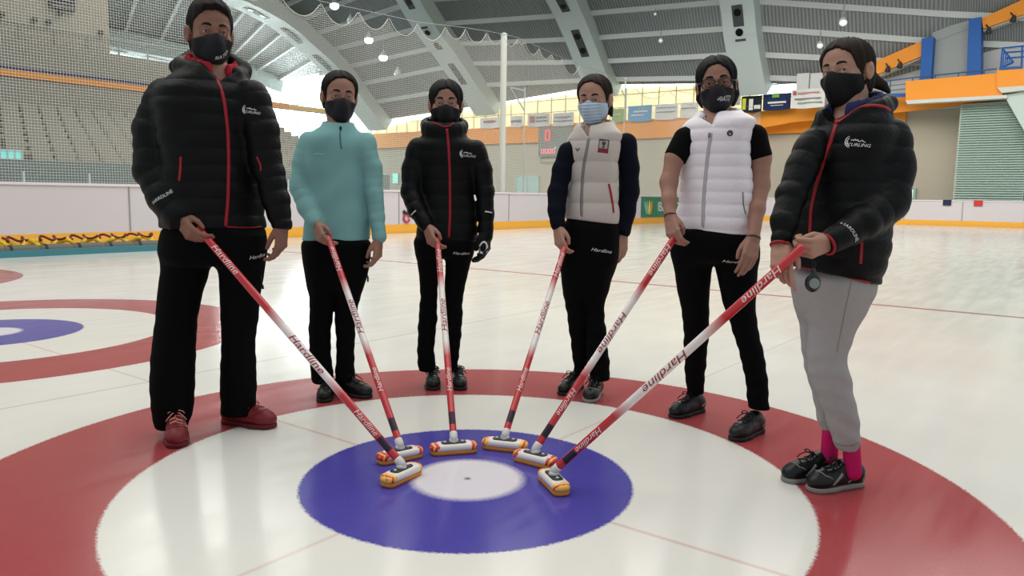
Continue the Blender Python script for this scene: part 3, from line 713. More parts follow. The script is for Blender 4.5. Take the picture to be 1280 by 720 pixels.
def flood(x, y, n, s, lab):
    q = w3(*on_n(x, y, n)); t = thing('floodlight', tuple(q), lab, 'floodlight')
    ax = unit((-.2, -.6, -.7)); mb = MB(); mb.lathe(q, [(s * .25, -s * .9), (s * .5, -s * .5), (s * .62, s * .2), (s * .6, s * .3)], 14, ax); mb.build('housing', M_shade, t)
    mb = MB(); mb.lathe(q + ax * s * .3, [(s * .56, 0), (s * .5, .05), (.01, .08)], 14, ax); mb.build('lens', mat('lamp_lens', (236, 238, 236), .2, .6, emit=.35), t)
    mb = MB(); mb.tube([q - ax * s * .4, q + np.array([0, 0, s * 1.1]), q + np.array([0, 0, s * 2.6])], s * .12, 6); mb.build('bracket', M_cable, t)
flood(826, 50, 38, .2, 'small floodlight hanging from purlin above white vest'); flood(819, 17, 37, .12, 'tiny floodlight near frame top left of the roof rib')
flood(1054, 27, 36, .3, 'white floodlight below purlin right of the roof rib'); flood(1025, 56, 37.5, .25, 'white floodlight just above the brown-haired girl')

# ------------------------------------------------------------------ stand on the left with its seats
M_con = mat('concrete', (150, 146, 136), .8, var=(.6, .07)); M_seat = mat('seat_grey', (146, 143, 130), .45); M_bluband = mat('blue_band', (58, 62, 100), .6)
st = thing('grandstand', tuple(w3(18, 8, 0)), 'grey stepped grandstand behind the left boards', 'grandstand')
TU = np.arange(15.3, 24, .8); TZ = 1.0 + .215 * np.arange(len(TU)); N0, N1 = -4, 14.2
for i, (u, z) in enumerate(zip(TU, TZ)):
    mb = MB(); mb.rbox(u, u + .82, N0, N1 + .35 * i, -.02, z); mb.build('step', M_con, st)
mb = MB(); mb.rbox(16.25, 15.3, N0, N1, -.02, 1.62); mb.build('front_wall', mat('front_wall', (120, 136, 134), .6), st)
mb = MB(); mb.rbox(24.2, 24.5, N0, 14, 0, 4.36); mb.build('rear_wall', M_con, st)
mb = MB(); mb.rbox(24.1, 24.4, N0, 17.2, 4.33, 4.52); mb.build('orange_fascia', M_or, st)
mb = MB(); mb.rbox(24.12, 24.4, N0, 16.2, 4.52, 4.64); mb.build('blue_fascia', M_bluband, st)
for i in range(8):
    mb = MB(); mb.rbox(24.5 + .75 * i, 25.3 + .75 * i, N0, 13.6 + .45 * i, 4.2, 4.62 + .25 * i); mb.build('step', M_con, st)
mb = MB()
for n in np.arange(9, 18, 1.2): mb.tube([w3(30.6, n, 6.3), w3(30.6, n, 7.1)], .03, 6)
mb.tube([w3(30.6, 9, 7.1), w3(30.6, 18, 7.1)], .035, 6); mb.tube([w3(30.6, 9, 6.75), w3(30.6, 18, 6.75)], .025, 6); mb.build('rear_railing', M_cable, st)
ce = MB()                                              # glazed end of the stand and the orange return
ce.rbox(24.1, 24.4, 17.2, 19.4, 4.33, 4.5); ce.build('yellow_fascia', mat('yellow_fascia', (240, 190, 80), .5), st)
mb = MB(); mb.rbox(24.6, 34, N1 + 2.2, N1 + 2.6, 0, 1.8); mb.build('end_wall', mat('end_wall', (176, 190, 184), .6), st)
# dark stair running up through the seats
mb = MB()
for i, (u, z) in enumerate(zip(TU, TZ)): mb.rbox(u - .02, u + .8, 4.2 - .02 * i, 5.3 - .02 * i, z, z + .02)
mb.build('stair', mat('stair_dark', (88, 86, 100), .7), st)
mb = MB()
V = []                                                 # one seat shell: pan, curved back, lip
prof = [(-.20, .30), (-.19, .36), (.10, .34), (.17, .38), (.22, .70), (.19, .72), (.13, .42), (.06, .39), (-.17, .41)]
wd = .21
for s in (-1, 1): V += [w3(0, 0, 0) * 0 + U3 * a + N3 * wd * s + np.array([0, 0, z - .3]) for a, z in prof]
k = len(prof); mb.add(V, [tuple(range(k)), tuple(range(2 * k - 1, k - 1, -1))] + [(i, k + i, k + (i + 1) % k, (i + 1) % k) for i in range(k)])
seat0 = None
sl_me = mesh_np('stand_seat', mb.v, mb.f, False); sl_me.materials.append(M_seat)
cnt = 0
for i, (u, z) in enumerate(zip(TU, TZ)):
    for n in np.arange(2.9 + .28 * i, N1 - .3 + .3 * i, .52):
        if 4.1 < n < 5.4 or cnt >= 226: continue
        o = bpy.data.objects.new('stand_seat', sl_me); COL.objects.link(o); o.location = w3(u + .45, n, z)
        tag(o, 'pale grey plastic seat on the left grandstand', 'seat', 'seats on the left grandstand'); cnt += 1
# lit glass in the stand's front
for j, (n0, n1, z0, z1) in enumerate(((5.75, 6.6, 1.3, 1.58), (4.15, 5.0, 1.25, 1.5), (4.2, 4.6, 1.66, 1.82))):
    w_ = bpy.data.objects.new('window_%d' % (5 + j), None); COL.objects.link(w_); w_.location = w3(16.2, n0, z0); struct(w_)
    mb = MB(); mb.rbox(16.16, 16.22, n0, n1, z0, z1); mb.build('pane', mat('cyan_pane', (120, 214, 206), .2, .6, emit=.55), w_)
    mb = MB()
    for q in np.linspace(n0, n1, 4): mb.rbox(16.12, 16.2, q - .012, q + .012, z0 - .03, z1 + .03)
    mb.rbox(16.12, 16.2, n0, n1, z0 - .03, z0); mb.rbox(16.12, 16.2, n0, n1, z1, z1 + .03); mb.build('window_frame', M_post, w_)
# tall grey block above the stand
pw = on_u(136, 30, 30.7)
mb = MB(); mb.rbox(30.7, 36, -6, pw[1], 4, 14); struct(mb.build('wall_left', mat('grey_block', (172, 164, 150), .8, var=(.4, .05))))
q0, q1 = on_u(62, 9, 30.6), on_u(86, 0, 30.6)
vg = thing('vent_grille', tuple(w3(30.6, q0[1], q0[2])), 'dark slatted vent grille high on the grey wall', 'vent')
mb = MB(); mb.rbox(30.55, 30.7, q0[1], q1[1] + .2, q0[2], q1[2] + .6); mb.build('frame', M_hole, vg)
mb = MB()
for z in np.arange(q0[2] + .06, q1[2] + .6, .13): mb.rbox(30.5, 30.6, q0[1] + .05, q1[1] + .15, z, z + .05)
mb.build('slats', M_seam, vg)
for x, y in ((2, 18), (75, 16), (43, 25), (61, 27.5), (126, 41)):
    q = on_u(x, y, 30.6); s = .075
    t = thing('wall_speaker', tuple(w3(30.6, q[1], q[2])), 'small dark square fitting on the grey wall above the stand', 'fitting', 'dark fittings on the grey wall')
    mb = MB(); mb.rbox(30.5, 30.7, q[1] - s, q[1] + s, q[2] - s, q[2] + s); mb.build('box', M_hole, t)
    mb = MB(); mb.rbox(30.48, 30.51, q[1] - s * .6, q[1] + s * .6, q[2] - s * .1, q[2] + s * .1); mb.build('slot', M_seam, t)

# ------------------------------------------------------------------ protective net along the side boards
M_net = mat('net_cord', (214, 214, 206), .7)
NU = 13.62
peaks = [on_u(x, y, NU)[1:] for x, y in ((401, 3), (448, 13), (486, 21), (522, 29), (557, 33), (582, 36), (608.5, 40), (629, 44), (647, 48), (656, 52), (674, 60), (689, 67), (702.5, 73), (724.6, 82), (758, 93), (790, 103.6), (835, 112), (895, 124), (952, 138))]
peaks = [np.array([peaks[0][0] - 1.3 * (9 - i), 5.75]) for i in range(9)] + peaks
PK = np.array(peaks); PK[:, 1] = np.clip(PK[:, 1], 5.3, 6.1)
def net_top(n):
    i = np.clip(np.searchsorted(PK[:, 0], n) - 1, 0, len(PK) - 2); a, b = PK[i], PK[i + 1]
    t = np.clip((n - a[:, 0]) / (b[:, 0] - a[:, 0]), 0, 1); sag = np.minimum(.48, .48 * (b[:, 0] - a[:, 0]) / 1.3)
    return a[:, 1] + (b[:, 1] - a[:, 1]) * t - sag * (1 - (2 * np.abs(t - .5)) ** 2.2)
net = thing('protective_net', tuple(w3(NU, 8, 1.17)), 'fine white protective net hung along the left side boards', 'net')
V, Fc = [], []
pitch = .052; ns = np.arange(PK[0, 0], PK[-1, 0], pitch); tops = net_top(ns); rr = .0034
wav = lambda n, z: .05 * math.sin(n * 2.1 + z * .3)
def strand(a, b):
    o = len(V); d = b - a; ax = np.array([0, 0, 1.]) if abs(d[2]) < .5 * np.linalg.norm(d) else N3
    x = ax * rr; y = U3 * rr
    for p in (a, b): V.extend([tuple(p + x), tuple(p - .5 * x + .87 * y), tuple(p - .5 * x - .87 * y)])
    Fc.extend([(o, o + 1, o + 4, o + 3), (o + 1, o + 2, o + 5, o + 4), (o + 2, o, o + 3, o + 5)])
for n, t in zip(ns, tops):
    if n > 1.5: strand(w3(NU + wav(n, 0), n, 1.17), w3(NU + wav(n, 0), n, t))
for z in np.arange(1.2, 6.1, pitch):
    ok = (tops > z) & (ns > 1.5); i = 0
    while i < len(ns):
        if not ok[i]: i += 1; continue
        j = i
        while j + 1 < len(ns) and ok[j + 1] and j - i < 8: j += 1
        if j > i: strand(w3(NU + wav(ns[i], 0), ns[i], z), w3(NU + wav(ns[j], 0), ns[j], z))
        i = j if j > i else i + 1
link('mesh', mesh_np('net', V, Fc, False), net, M_net)
mb = MB(); nn = np.arange(1.5, PK[-1, 0], .08); mb.tube([w3(NU, n, t) for n, t in zip(nn, net_top(nn))], .009, 5); mb.build('edge_rope', mat('rope', (190, 188, 180), .7), net)
mb = MB(); mb.tube([w3(NU, p[0], p[1] + .03) for p in PK], .008, 5); mb.build('carrier_cable', M_cable, net)
q0, q1 = on_u(636, 44, NU), on_u(635, 241, NU)
po = thing('net_pole', tuple(w3(NU, q0[1], 0)), 'tall white pole holding the net behind the boards', 'pole')
mb = MB(); mb.tube([w3(NU + .19, q0[1], 0), w3(NU + .19, q0[1], q0[2])], .10, 12); mb.build('shaft', mat('white_pole', (220, 220, 212), .4), po)
mb = MB(); mb.lathe(w3(NU + .19, q0[1], q0[2]), [(.11, 0), (.11, .06), (.04, .1)], 12); mb.build('cap', M_post, po)
mb = MB(); mb.rbox(NU + .05, NU + .34, q0[1] - .16, q0[1] + .16, -.02, .05); mb.build('base', M_post, po)
# small white frames on posts along the far wall
for x, y, lab in ((651, 113, 'thin post with triangular white bracket right of the net pole'), (777, 100, 'thin post with triangular white bracket behind the grey vest wearer')):
    a = on_u(x + 5, y, 16); t = thing('bracket_post', tuple(w3(16, a[1], 0)), lab, 'post')
    mb = MB(); mb.tube([w3(16, a[1], 0), w3(16, a[1], a[2] + .1)], .03, 6); mb.build('post', M_post, t)
    mb = MB(); mb.tube([w3(16, a[1], a[2]), w3(16, a[1] - .9, a[2]), w3(16, a[1], a[2] - .75)], .03, 6); mb.build('bracket', M_post, t)
# basketball backboard frame behind the girl with glasses
a = on_n(907, 84, 41); b = on_n(924.5, 130, 41)
bb = thing('backboard', tuple(w3(a[0], 41, b[2])), 'white framed backboard on a bracket beside the roof rib', 'backboard')
mb = MB(); mb.rbox(b[0], a[0] + .4, 40.95, 41.0, b[2], a[2]); mb.build('pane', mat('backboard_pane', (170, 186, 184), .3), bb)
mb = MB()
for (u0, u1, z0, z1) in ((b[0], a[0] + .4, a[2] - .06, a[2] + .06), (b[0], a[0] + .4, b[2] - .06, b[2] + .06), (b[0] - .06, b[0] + .06, b[2], a[2]), (a[0] + .34, a[0] + .46, b[2], a[2])): mb.rbox(u0, u1, 40.88, 40.97, z0, z1)
mb.build('frame', M_slab, bb)
mb = MB(); q = on_n(935, 90, 41.3); mb.tube([w3(b[0], 41, q[2]), w3(q[0], 41.5, q[2])], .06, 6); mb.tube([w3(b[0] + .1, 41, q[2] + .5), w3(b[0] + .1, 41, q[2] - .8)], .05, 6); mb.build('arm', M_cable, bb)

# ------------------------------------------------------------------ pads and hoses by the left boards
ua, ub = 11.5, 12.72
mt = thing('edge_mat', tuple(w3(ua, 4, 0)), 'teal strip lying on the ice in front of the hoses', 'mat')
mb = MB(); mb.hexa([w3(ua + .05, 1, 0), w3(ua - .1, 1, 0), w3(ua - .1, 5.3, 0), w3(ua + .05, 5.3, 0), w3(ua + .03, .5, .10), w3(ua - .07, .5, .10), w3(ua - .07, 5.3, .10), w3(ua + .03, 5.3, .10)]); mb.build('strip', mat('teal_mat', (52, 112, 122), .5), mt)
M_pad = mat('pad_grey', (104, 104, 96), .7); M_yel = mat('yellow_hose', (228, 186, 52), .45); M_mar = mat('maroon_rope', (112, 48, 40), .6)
labs = ['first grey pad roll nearest the left frame edge', 'grey pad roll, second from the left frame edge', 'grey pad roll, third from left under the yellow hoses', 'grey pad roll, middle of the row by the boards', 'grey pad roll, third from the man', 'grey pad roll, second from the man', 'grey pad roll nearest the man in the black jacket']
for i, n in enumerate(np.linspace(1.55, 4.6, 7)):
    t = thing('pad_roll', tuple(w3(11.85, n, 0)), labs[i], 'pad', 'pads along the left boards')
    mb = MB(); P = [w3(11.75, n + .02 + .56 * s, .085) for s in np.linspace(0, 1, 9)]; R_p = [.05, .075, .082, .084, .084, .084, .082, .075, .05]; mb.tube(P, R_p, 12); mb.build('roll', M_pad, t, True)
    mb = MB(); mb.tube([w3(11.75, n + .02 + s, .085) for s in (.1, .14)], [.088, .088], 12); mb.build('strap', mat('strap_dark', (52, 50, 52), .7), t)
    yl = ['yellow hose loop on the first pad from the left', 'yellow hose loop on the second pad from the left', 'yellow hose loop on the third pad from the left', 'yellow hose loop on the middle pad', 'yellow hose loop third from the man', 'yellow hose loop second from the man', 'yellow hose loop nearest the man'][i]
    mb = MB(); P = []
    for s in np.linspace(0, 1, 40): P.append(w3(11.98 + .16 * math.sin(s * 15 + i) , n + .58 * s, .17 + .05 * math.cos(s * 21 + i * 2)))
    mb.tube(P, .034, 8); tag(mb.build('hose', M_yel, None, True), yl, 'hose', 'yellow hoses along the left boards')
    rl_ = ['maroon rope lying on the first yellow hose', 'maroon rope lying on the second yellow hose', 'maroon rope lying on the third yellow hose', 'maroon rope lying on the middle yellow hose', 'maroon rope third from the man', 'maroon rope second from the man', 'maroon rope nearest the man'][i]
    mb = MB(); P = [w3(11.95 + .13 * math.cos(s * 12 + i), n + .1 + .4 * s, .25 + .03 * math.sin(s * 16 + i)) for s in np.linspace(0, 1, 30)]
    mb.tube(P, .02, 7); tag(mb.build('rope', M_mar, None, True), rl_, 'rope', 'maroon ropes on the hoses')

# ------------------------------------------------------------------ brooms
def shaft_material(n, t0, t1):
    m = bpy.data.materials.new('broom_shaft_%d' % n); m.use_nodes = True; nt = m.node_tree; b = nt.nodes['Principled BSDF']
    uv = nt.nodes.new('ShaderNodeUVMap'); sp = nt.nodes.new('ShaderNodeSeparateXYZ'); nt.links.new(uv.outputs[0], sp.inputs[0])
    rp = nt.nodes.new('ShaderNodeValToRGB'); nt.links.new(sp.outputs[0], rp.inputs[0]); el = rp.color_ramp.elements
    red = (*lin((186, 34, 42)), 1); wh = (*lin((226, 216, 212)), 1)
    el[0].position = t0 - .03; el[0].color = red; el[1].position = t0 + .05; el[1].color = wh
    for p, c in ((t1 - .04, wh), (t1 + .03, red)): e = el.new(p); e.color = c
    nt.links.new(rp.outputs[0], b.inputs['Base Color']); b.inputs['Roughness'].default_value = .22; b.inputs['Specular IOR Level'].default_value = .55
    return m
def head_material(swap):
    m = bpy.data.materials.new('brush_cover'); m.use_nodes = True; nt = m.node_tree; b = nt.nodes['Principled BSDF']; L = nt.links.new
    tc = nt.nodes.new('ShaderNodeTexCoord'); sp = nt.nodes.new('ShaderNodeSeparateXYZ'); L(tc.outputs['Object'], sp.inputs[0])
    ab = nt.nodes.new('ShaderNodeMath'); ab.operation = 'ABSOLUTE'; L(sp.outputs[0], ab.inputs[0])
    nz = nt.nodes.new('ShaderNodeTexNoise'); nz.inputs['Scale'].default_value = 34; L(tc.outputs['Object'], nz.inputs['Vector'])
    ad = nt.nodes.new('ShaderNodeMath'); ad.operation = 'MULTIPLY_ADD'; ad.inputs[1].default_value = .05; L(nz.outputs['Fac'], ad.inputs[0]); L(ab.outputs[0], ad.inputs[2])
    rp = nt.nodes.new('ShaderNodeValToRGB'); rp.color_ramp.interpolation = 'CONSTANT'; el = rp.color_ramp.elements
    mr = nt.nodes.new('ShaderNodeMapRange'); mr.inputs[1].default_value = 0; mr.inputs[2].default_value = .13; L(ad.outputs[0], mr.inputs[0]); L(mr.outputs[0], rp.inputs[0])
    wh, rd, ye = (*lin((222, 214, 208)), 1), (*lin((206, 52, 46)), 1), (*lin((240, 186, 84)), 1)
    el[0].color = wh; el[1].position = .70; el[1].color = rd if swap else ye
    e = el.new(.80); e.color = ye if swap else rd
    e = el.new(.87); e.color = rd if swap else ye
    L(rp.outputs[0], b.inputs['Base Color']); b.inputs['Roughness'].default_value = .4; return m
def stadium(hl, hw, k=10):
    r = min(hw, hl) * .75; P = []
    for cx, cy, a0 in ((hl - r, hw - r, 0), (-hl + r, hw - r, 1), (-hl + r, -hw + r, 2), (hl - r, -hw + r, 3)):
        for i in range(k): a = (a0 + i / (k - 1)) * math.pi / 2; P.append((cx + r * math.cos(a), cy + r * math.sin(a)))
    return P
def rings(mb, lev):
    n0 = len(stadium(.1, .03)); V = []
    for hl, hw, z in lev: V += [(x, y, z) for x, y in stadium(hl, hw)]
    k = len(lev)
    mb.add(V, [(i * n0 + j, i * n0 + (j + 1) % n0, (i + 1) * n0 + (j + 1) % n0, (i + 1) * n0 + j) for i in range(k - 1) for j in range(n0)] + [tuple(range(n0))[::-1], tuple((k - 1) * n0 + j for j in range(n0))])
SHR = .0148
M_padY = mat('brush_pad_yellow', (214, 138, 60), .7); M_ins = mat('brush_inset', (40, 46, 50), .4); M_fer = mat('ferrule', (212, 208, 204), .35)
M_letW = mat('letter_white', (226, 214, 210), .4); M_letR = mat('letter_red', (150, 26, 40), .4); M_dec = mat('decal_dark', (34, 32, 50), .4)
def broom(idx, top, headc, ldir, label, t0, t1, swap, flip=1):
    """top: shaft end (world); headc: where the head meets the ice; ldir: direction of the head's long side"""
    top = np.array(top); base = np.array([headc[0], headc[1], 0.0]); root = thing('curling_broom', tuple(base), label, 'broom', None)
    foot = base + np.array([0, 0, .062]); ax = unit(foot - top); ln = np.linalg.norm(foot - top)
    x = unit(np.cross(ax, (0, 1, 0.01))); x = unit(x - ax * (x @ ax)); y = np.cross(ax, x)
    # shaft: tube with its own lengthwise coordinate
    seg, k = 20, 40; V = []; 
    prof = [(0, .006), (.0, .012), (.006, SHR)] + [(s, SHR) for s in np.linspace(.02, ln - .03, k)] + [(ln - .01, SHR * .9)]
    for s, r in prof:
        for j in range(seg): t = 2 * math.pi * j / seg; V.append(top + ax * s + r * (math.cos(t) * x + math.sin(t) * y))
    n = len(prof)
    Fc = [(i * seg + j, i * seg + (j + 1) % seg, (i + 1) * seg + (j + 1) % seg, (i + 1) * seg + j) for i in range(n - 1) for j in range(seg)] + [tuple(range(seg))[::-1], tuple((n - 1) * seg + j for j in range(seg))]
    me = mesh_np('shaft', [tuple(v) for v in V], Fc); uv = me.uv_layers.new(name='UVMap')
    vi = np.empty(len(me.loops), np.int32); me.loops.foreach_get('vertex_index', vi)
    tt = np.array([prof[i // seg][0] / ln for i in range(len(V))]); uv.data.foreach_set('uv', np.stack([tt[vi], vi % seg / seg], 1).astype(np.float32).ravel())
    sh = link('shaft', me, root, shaft_material(idx, t0, t1))
    # lettering wrapped round the shaft, on the side turned to the viewer
    mid = top + ax * ln * .5; tv = unit(OC - mid); tv = unit(tv - ax * (tv @ ax)); side = np.cross(tv, ax)
    def wrap(txt, s, size, material, dirn, sx=1.35, shear=.25):
        V2, F2 = text2d(txt, size, shear, sx, 2); P = []
        for a, b in V2:
            th = dirn * b / SHR; P.append(top + ax * (s + dirn * a) + (SHR + .0007) * (math.cos(th) * tv + math.sin(th) * side))
        m_ = MB(); m_.add(P, F2); m_.build('lettering', material, sh)
    dn = flip
    wrap('Hardline', ln * .15, .036, M_letW, dn, 1.3); wrap('Hardline', ln * ((t0 + t1) / 2 + .01), .043, M_letR, dn, 1.35); wrap('Hardline', ln * (t1 + .14), .030, M_letW, dn, 1.2)
    m_ = MB(); P = []
    for s in (ln * .90, ln * .925, ln * .95):
        for th in np.linspace(-.9, .9, 7): P.append(top + ax * s + (SHR + .0007) * (math.cos(th) * tv + math.sin(th) * side))
    m_.add(P, [(i * 7 + j, i * 7 + j + 1, (i + 1) * 7 + j + 1, (i + 1) * 7 + j) for i in range(2) for j in range(6)]); m_.build('decal', M_dec, sh)
    # head, built flat at the origin and turned along ldir
    ang = math.atan2(ldir[1], ldir[0]); tilt = 0
    hb = MB(); rings(hb, [(.090, .028, .017), (.097, .033, .020), (.098, .034, .030), (.094, .031, .039), (.075, .024, .044)])
    h = hb.build('brush_head', head_material(swap), None, True); h.parent = root; h.rotation_euler = (0, 0, ang)
    pb = MB(); rings(pb, [(.088, .027, .0), (.094, .031, .004), (.095, .032, .014), (.091, .029, .018)]); p = pb.build('pad', M_padY, None, True); p.parent = h
    ib = MB(); rings(ib, [(.052, .021, .0435), (.050, .020, .0475), (.030, .016, .049)]); p = ib.build('inset', M_ins, None, True); p.parent = h
    for sx_ in (-1, 1):
        sb_ = MB(); sb_.lathe((sx_ * .036, 0, .047), [(.006, 0), (.006, .004), (.003, .005)], 10); q = sb_.build('screw', M_fer, None); q.parent = h
    fb = MB(); fb.lathe((0, 0, 0), [(.019, .046), (.019, .056), (.015, .062)], 16); p = fb.build('socket', M_fer, None, True); p.parent = h
    fm = MB(); e = foot; fm.tube([e + ax * .014, e - ax * .004, e - ax * .018, e - ax * .026], [.0125, .0165, .0165, .0155], 16); fm.build('ferrule', M_fer, root, True)
    return root, ax

# ------------------------------------------------------------------ people
M_skin = {}
def skin(name, rgb):
    m = mat(name, rgb, .5, .35, var=(9, .06)); m.node_tree.nodes['Principled BSDF'].inputs['Subsurface Weight'].default_value = .08
    m.node_tree.nodes['Principled BSDF'].inputs['Subsurface Radius'].default_value = (.012, .005, .003); return m
M_eyew = mat('eye_white', (196, 188, 182), .25, .5); M_iris = mat('iris_brown', (58, 40, 28), .2, .6); M_pupil = mat('pupil', (10, 9, 9), .15, .6)
def rot_head(yaw, pitch, roll):
    """columns: head right-hand axis x (viewer's right), forward y, up z; yaw>0 turns the face to the viewer's right"""
    # base: face looks to the camera (-Y): x -> +X ... local forward -> -Y, local x -> +X mirrored so x is viewer right
    B = np.array([[1, 0, 0], [0, -1, 0], [0, 0, 1]], float)
    cy, sy = math.cos(yaw), math.sin(yaw); cp, sp = math.cos(pitch), math.sin(pitch); cr, sr = math.cos(roll), math.sin(roll)
    Rz = np.array([[cy, -sy, 0], [sy, cy, 0], [0, 0, 1]]); Rx = np.array([[1, 0, 0], [0, cp, sp], [0, -sp, cp]]); Ry = np.array([[cr, 0, -sr], [0, 1, 0], [sr, 0, cr]])
    return Rz @ Ry @ (B @ Rx)
class Person:
    def __init__(s, Y0, label, foot):
        s.Y0 = Y0; s.az = -math.atan2(foot[0], foot[1]); s.root = thing('person', tuple(foot), label, 'person'); s.body = Field()
    def p(s, x, y, dy=0.): return atY(x, y, s.Y0 + dy)
    def m(s, x, y, dy=0.): return mpp(s.p(x, y, dy))
    def rows(s, rows, ratio, yaw=0., dys=None):
        out = []
        for r in rows:
            y, xl, xr = r[:3]; dy = r[3] if len(r) > 3 else 0.; k = r[4] if len(r) > 4 else ratio
            c = s.p((xl + xr) / 2, y, dy); w = (xr - xl) / 2 * mpp(c)
            a = w / math.sqrt(math.cos(yaw) ** 2 + (k * math.sin(yaw)) ** 2); out.append((c[2], c[0], c[1], a, a * k))
        return out
    def ch(s, pts): return [s.p(x, y, d) for x, y, d, r in pts], [r * s.m(x, y, d) for x, y, d, r in pts]
    def mesh(s, name, f, bb, h, material, parent=None):
        lo, hi = bb; return link(name, sdf_mesh(name, f, lo, hi, h), parent or s.root, material)
def bounds(pts, m): P = np.array(pts); return P.min(0) - m, P.max(0) + m

# ---- head
def build_head(s, eye_px, dy, scale, yaw, pitch, roll, hair, mask, sk, hairmat, glasses=False, gaze=0., brows=1.):
    R = rot_head(yaw + s.az, pitch, roll); em = s.p(*eye_px, dy); O = em - R @ np.array([0, .088, 0]) * scale
    Rf = R.astype(np.float32); Of = O.astype(np.float32)
    s.R, s.O, s.hs = R, O, scale
    loc = lambda P: ((P - Of) @ Rf) / np.float32(scale)
    W_ = lambda q: O + R @ (np.array(q, float) * scale)
    def sc(fn): return lambda P: fn(loc(P)) * scale
    cran = ell((0, -.015, .037), (.075, .098, .08)); fore = ell((0, .028, .045), (.064, .063, .058))
    face = ell((0, .014, -.032), (.061, .076, .085)); chin = ell((0, .058, -.096), (.026, .028, .02))
    jawl = ell((-.038, .008, -.058), (.02, .036, .03)); jawr = ell((.038, .008, -.058), (.02, .036, .03))
    hf = Field().u(cran, 0).u(fore, .03).u(face, .03).u(chin, .03).u(jawl, .03).u(jawr, .03)
    for sx in (-1, 1):
        hf.u(ell((sx * .043, .056, -.026), (.021, .023, .021)), .025)                     # cheekbone
        hf.u(chain([(sx * .046, .068, .021), (sx * .028, .083, .024), (sx * .010, .088, .019)], [.007, .009, .008]), .014)   # brow ridge
        hf.cut(ell((sx * .0315, .100, .0), (.0185, .017, .0125)), .012)                   # socket
    hf.u(chain([(0, .086, .012), (0, .098, -.012), (0, .110, -.036)], [.0075, .0085, .0125]), .012)
    for sx in (-1, 1):
        hf.u(ell((sx * .012, .097, -.039), (.009, .011, .008)), .006)
        hf.u(chain([(sx * .014, .084, .002), (sx * .022, .0868, .0078), (sx * .036, .0862, .0085), (sx * .049, .078, .001)], [.003, .005, .005, .003]), .004)  # upper lid
        hf.u(chain([(sx * .016, .083, -.003), (sx * .031, .0865, -.0092), (sx * .047, .079, -.003)], [.003, .005, .003]), .005)  # lower lid
        ear = Field().u(ell((sx * .078, -.006, -.008), (.011, .019, .031)), 0).u(ell((sx * .083, -.014, .0), (.007, .016, .026)), .008).cut(ell((sx * .091, .002, -.006), (.009, .009, .015)), .006)
        hf.u(ear, .008)
    lips = chain([(-.02, .088, -.066), (0, .094, -.064), (.02, .088, -.066)], [.005, .007, .005]); hf.u(lips, .008)
    s.body.u(sc(hf), .0)
    s.hp = [W_((x, y, z)) for x in (-.09, .09) for y in (-.12, .12) for z in (-.13, .13)]
    # eyes
    for sx in (-1, 1):
        me = MB(); c = np.array([sx * .0315, .0755, 0.0]); r = .0125; g = unit((gaze, 1, .02)); a1 = unit(np.cross(g, (0, 0, 1))); a2 = np.cross(a1, g)
        V = [W_(c + g * r * 1.03)]; Fc, mi = [], []; th = [.10, .2, .30, .46, .60, .9, 1.2, 1.6, 2.2, 2.9]; k = 16
        for t in th:
            for j in range(k): q = 2 * math.pi * j / k; V.append(W_(c + r * (math.cos(t) * g + math.sin(t) * (math.cos(q) * a1 + math.sin(q) * a2))))
        for j in range(k): Fc.append((0, 1 + j, 1 + (j + 1) % k)); mi.append(2)
        for i in range(len(th) - 1):
            for j in range(k): Fc.append((1 + i * k + j, 1 + (i + 1) * k + j, 1 + (i + 1) * k + (j + 1) % k, 1 + i * k + (j + 1) % k)); mi.append(2 if i < 1 else 1 if i < 3 else 0)
        link('eye', mesh_np('eye', [tuple(v) for v in V], Fc, True, mi), s.root, [M_eyew, M_iris, M_pupil])
        mb = MB(); bz = .0245
        pts = [(sx * .012, .0945, bz - .002), (sx * .024, .0945, bz + .003), (sx * .037, .087, bz + .003), (sx * .049, .074, bz - .005)]
        P = resample(pts, 12); mb.tube([W_(q) for q in P], [b * scale * brows for b in (.0030, .0046, .0050, .0052, .0052, .005, .0046, .0042, .0038, .0032, .0024, .0014)], 6)
        mb.build('eyebrow', hairmat, s.root, True)
    # hair
    base = Field().u(cran, 0).u(fore, .03).u(ell((0, -.03, -.03), (.066, .075, .07)), .03)
    h = dict(th=.012, off=.02, k=1.15, wx=0., ears=True, low=-.085, part=None, groove=.0016, topth=0.); h.update(hair)
    def fh(P):
        q = loc(P); x, y, z = q[:, 0], q[:, 1], q[:, 2]
        top = np.clip((z - .055) / .045, 0, 1)
        th = h['th'] + h['topth'] * top * top * (3 - 2 * top) * np.clip(1.1 - (x / .078) ** 2, 0, 1)
        d = base(q) - th
        az = np.arctan2(x, y + .03)
        if h['part'] is not None: d = d + .006 * np.exp(-((x - h['part']) / .0035) ** 2) * (z > .03)
        d = d + .002 * np.sin(az * 17 + z * 31 + 1) + h['groove'] * np.sin(az * 70 + z * 60 + 2 * np.sin(z * 70)) * np.clip((.1 - np.abs(y - .02)) * 20, 0, 1)
        wav = .003 * np.sin(x * 160) + .002 * np.sin(x * 370 + 1)
        front = (h['k'] * (y - h['off']) - z + h['wx'] * np.maximum(np.abs(x) - .012, 0) * -1 + wav) / math.sqrt(1 + h['k'] ** 2)
        d = np.maximum(d, front); d = np.maximum(d, h['low'] - z)
        if h['ears']:
            e = np.minimum(np.sqrt(((np.abs(x) - .08) / .02) ** 2 + ((y + .002) / .024) ** 2 + ((z + .012) / .036) ** 2), 3); d = np.maximum(d, (1 - e) * .02)
        return d * scale
    H_ = Field().u(fh, 0)
    for pts, rad, k in h.get('extra', []): H_.u(sc(chain(pts, rad)), k * scale)
    bb = bounds(s.hp + [W_(q) for pts, rad, k in h.get('extra', []) for q in pts], .05)
    s.mesh('hair', H_, bb, .0032, hairmat)
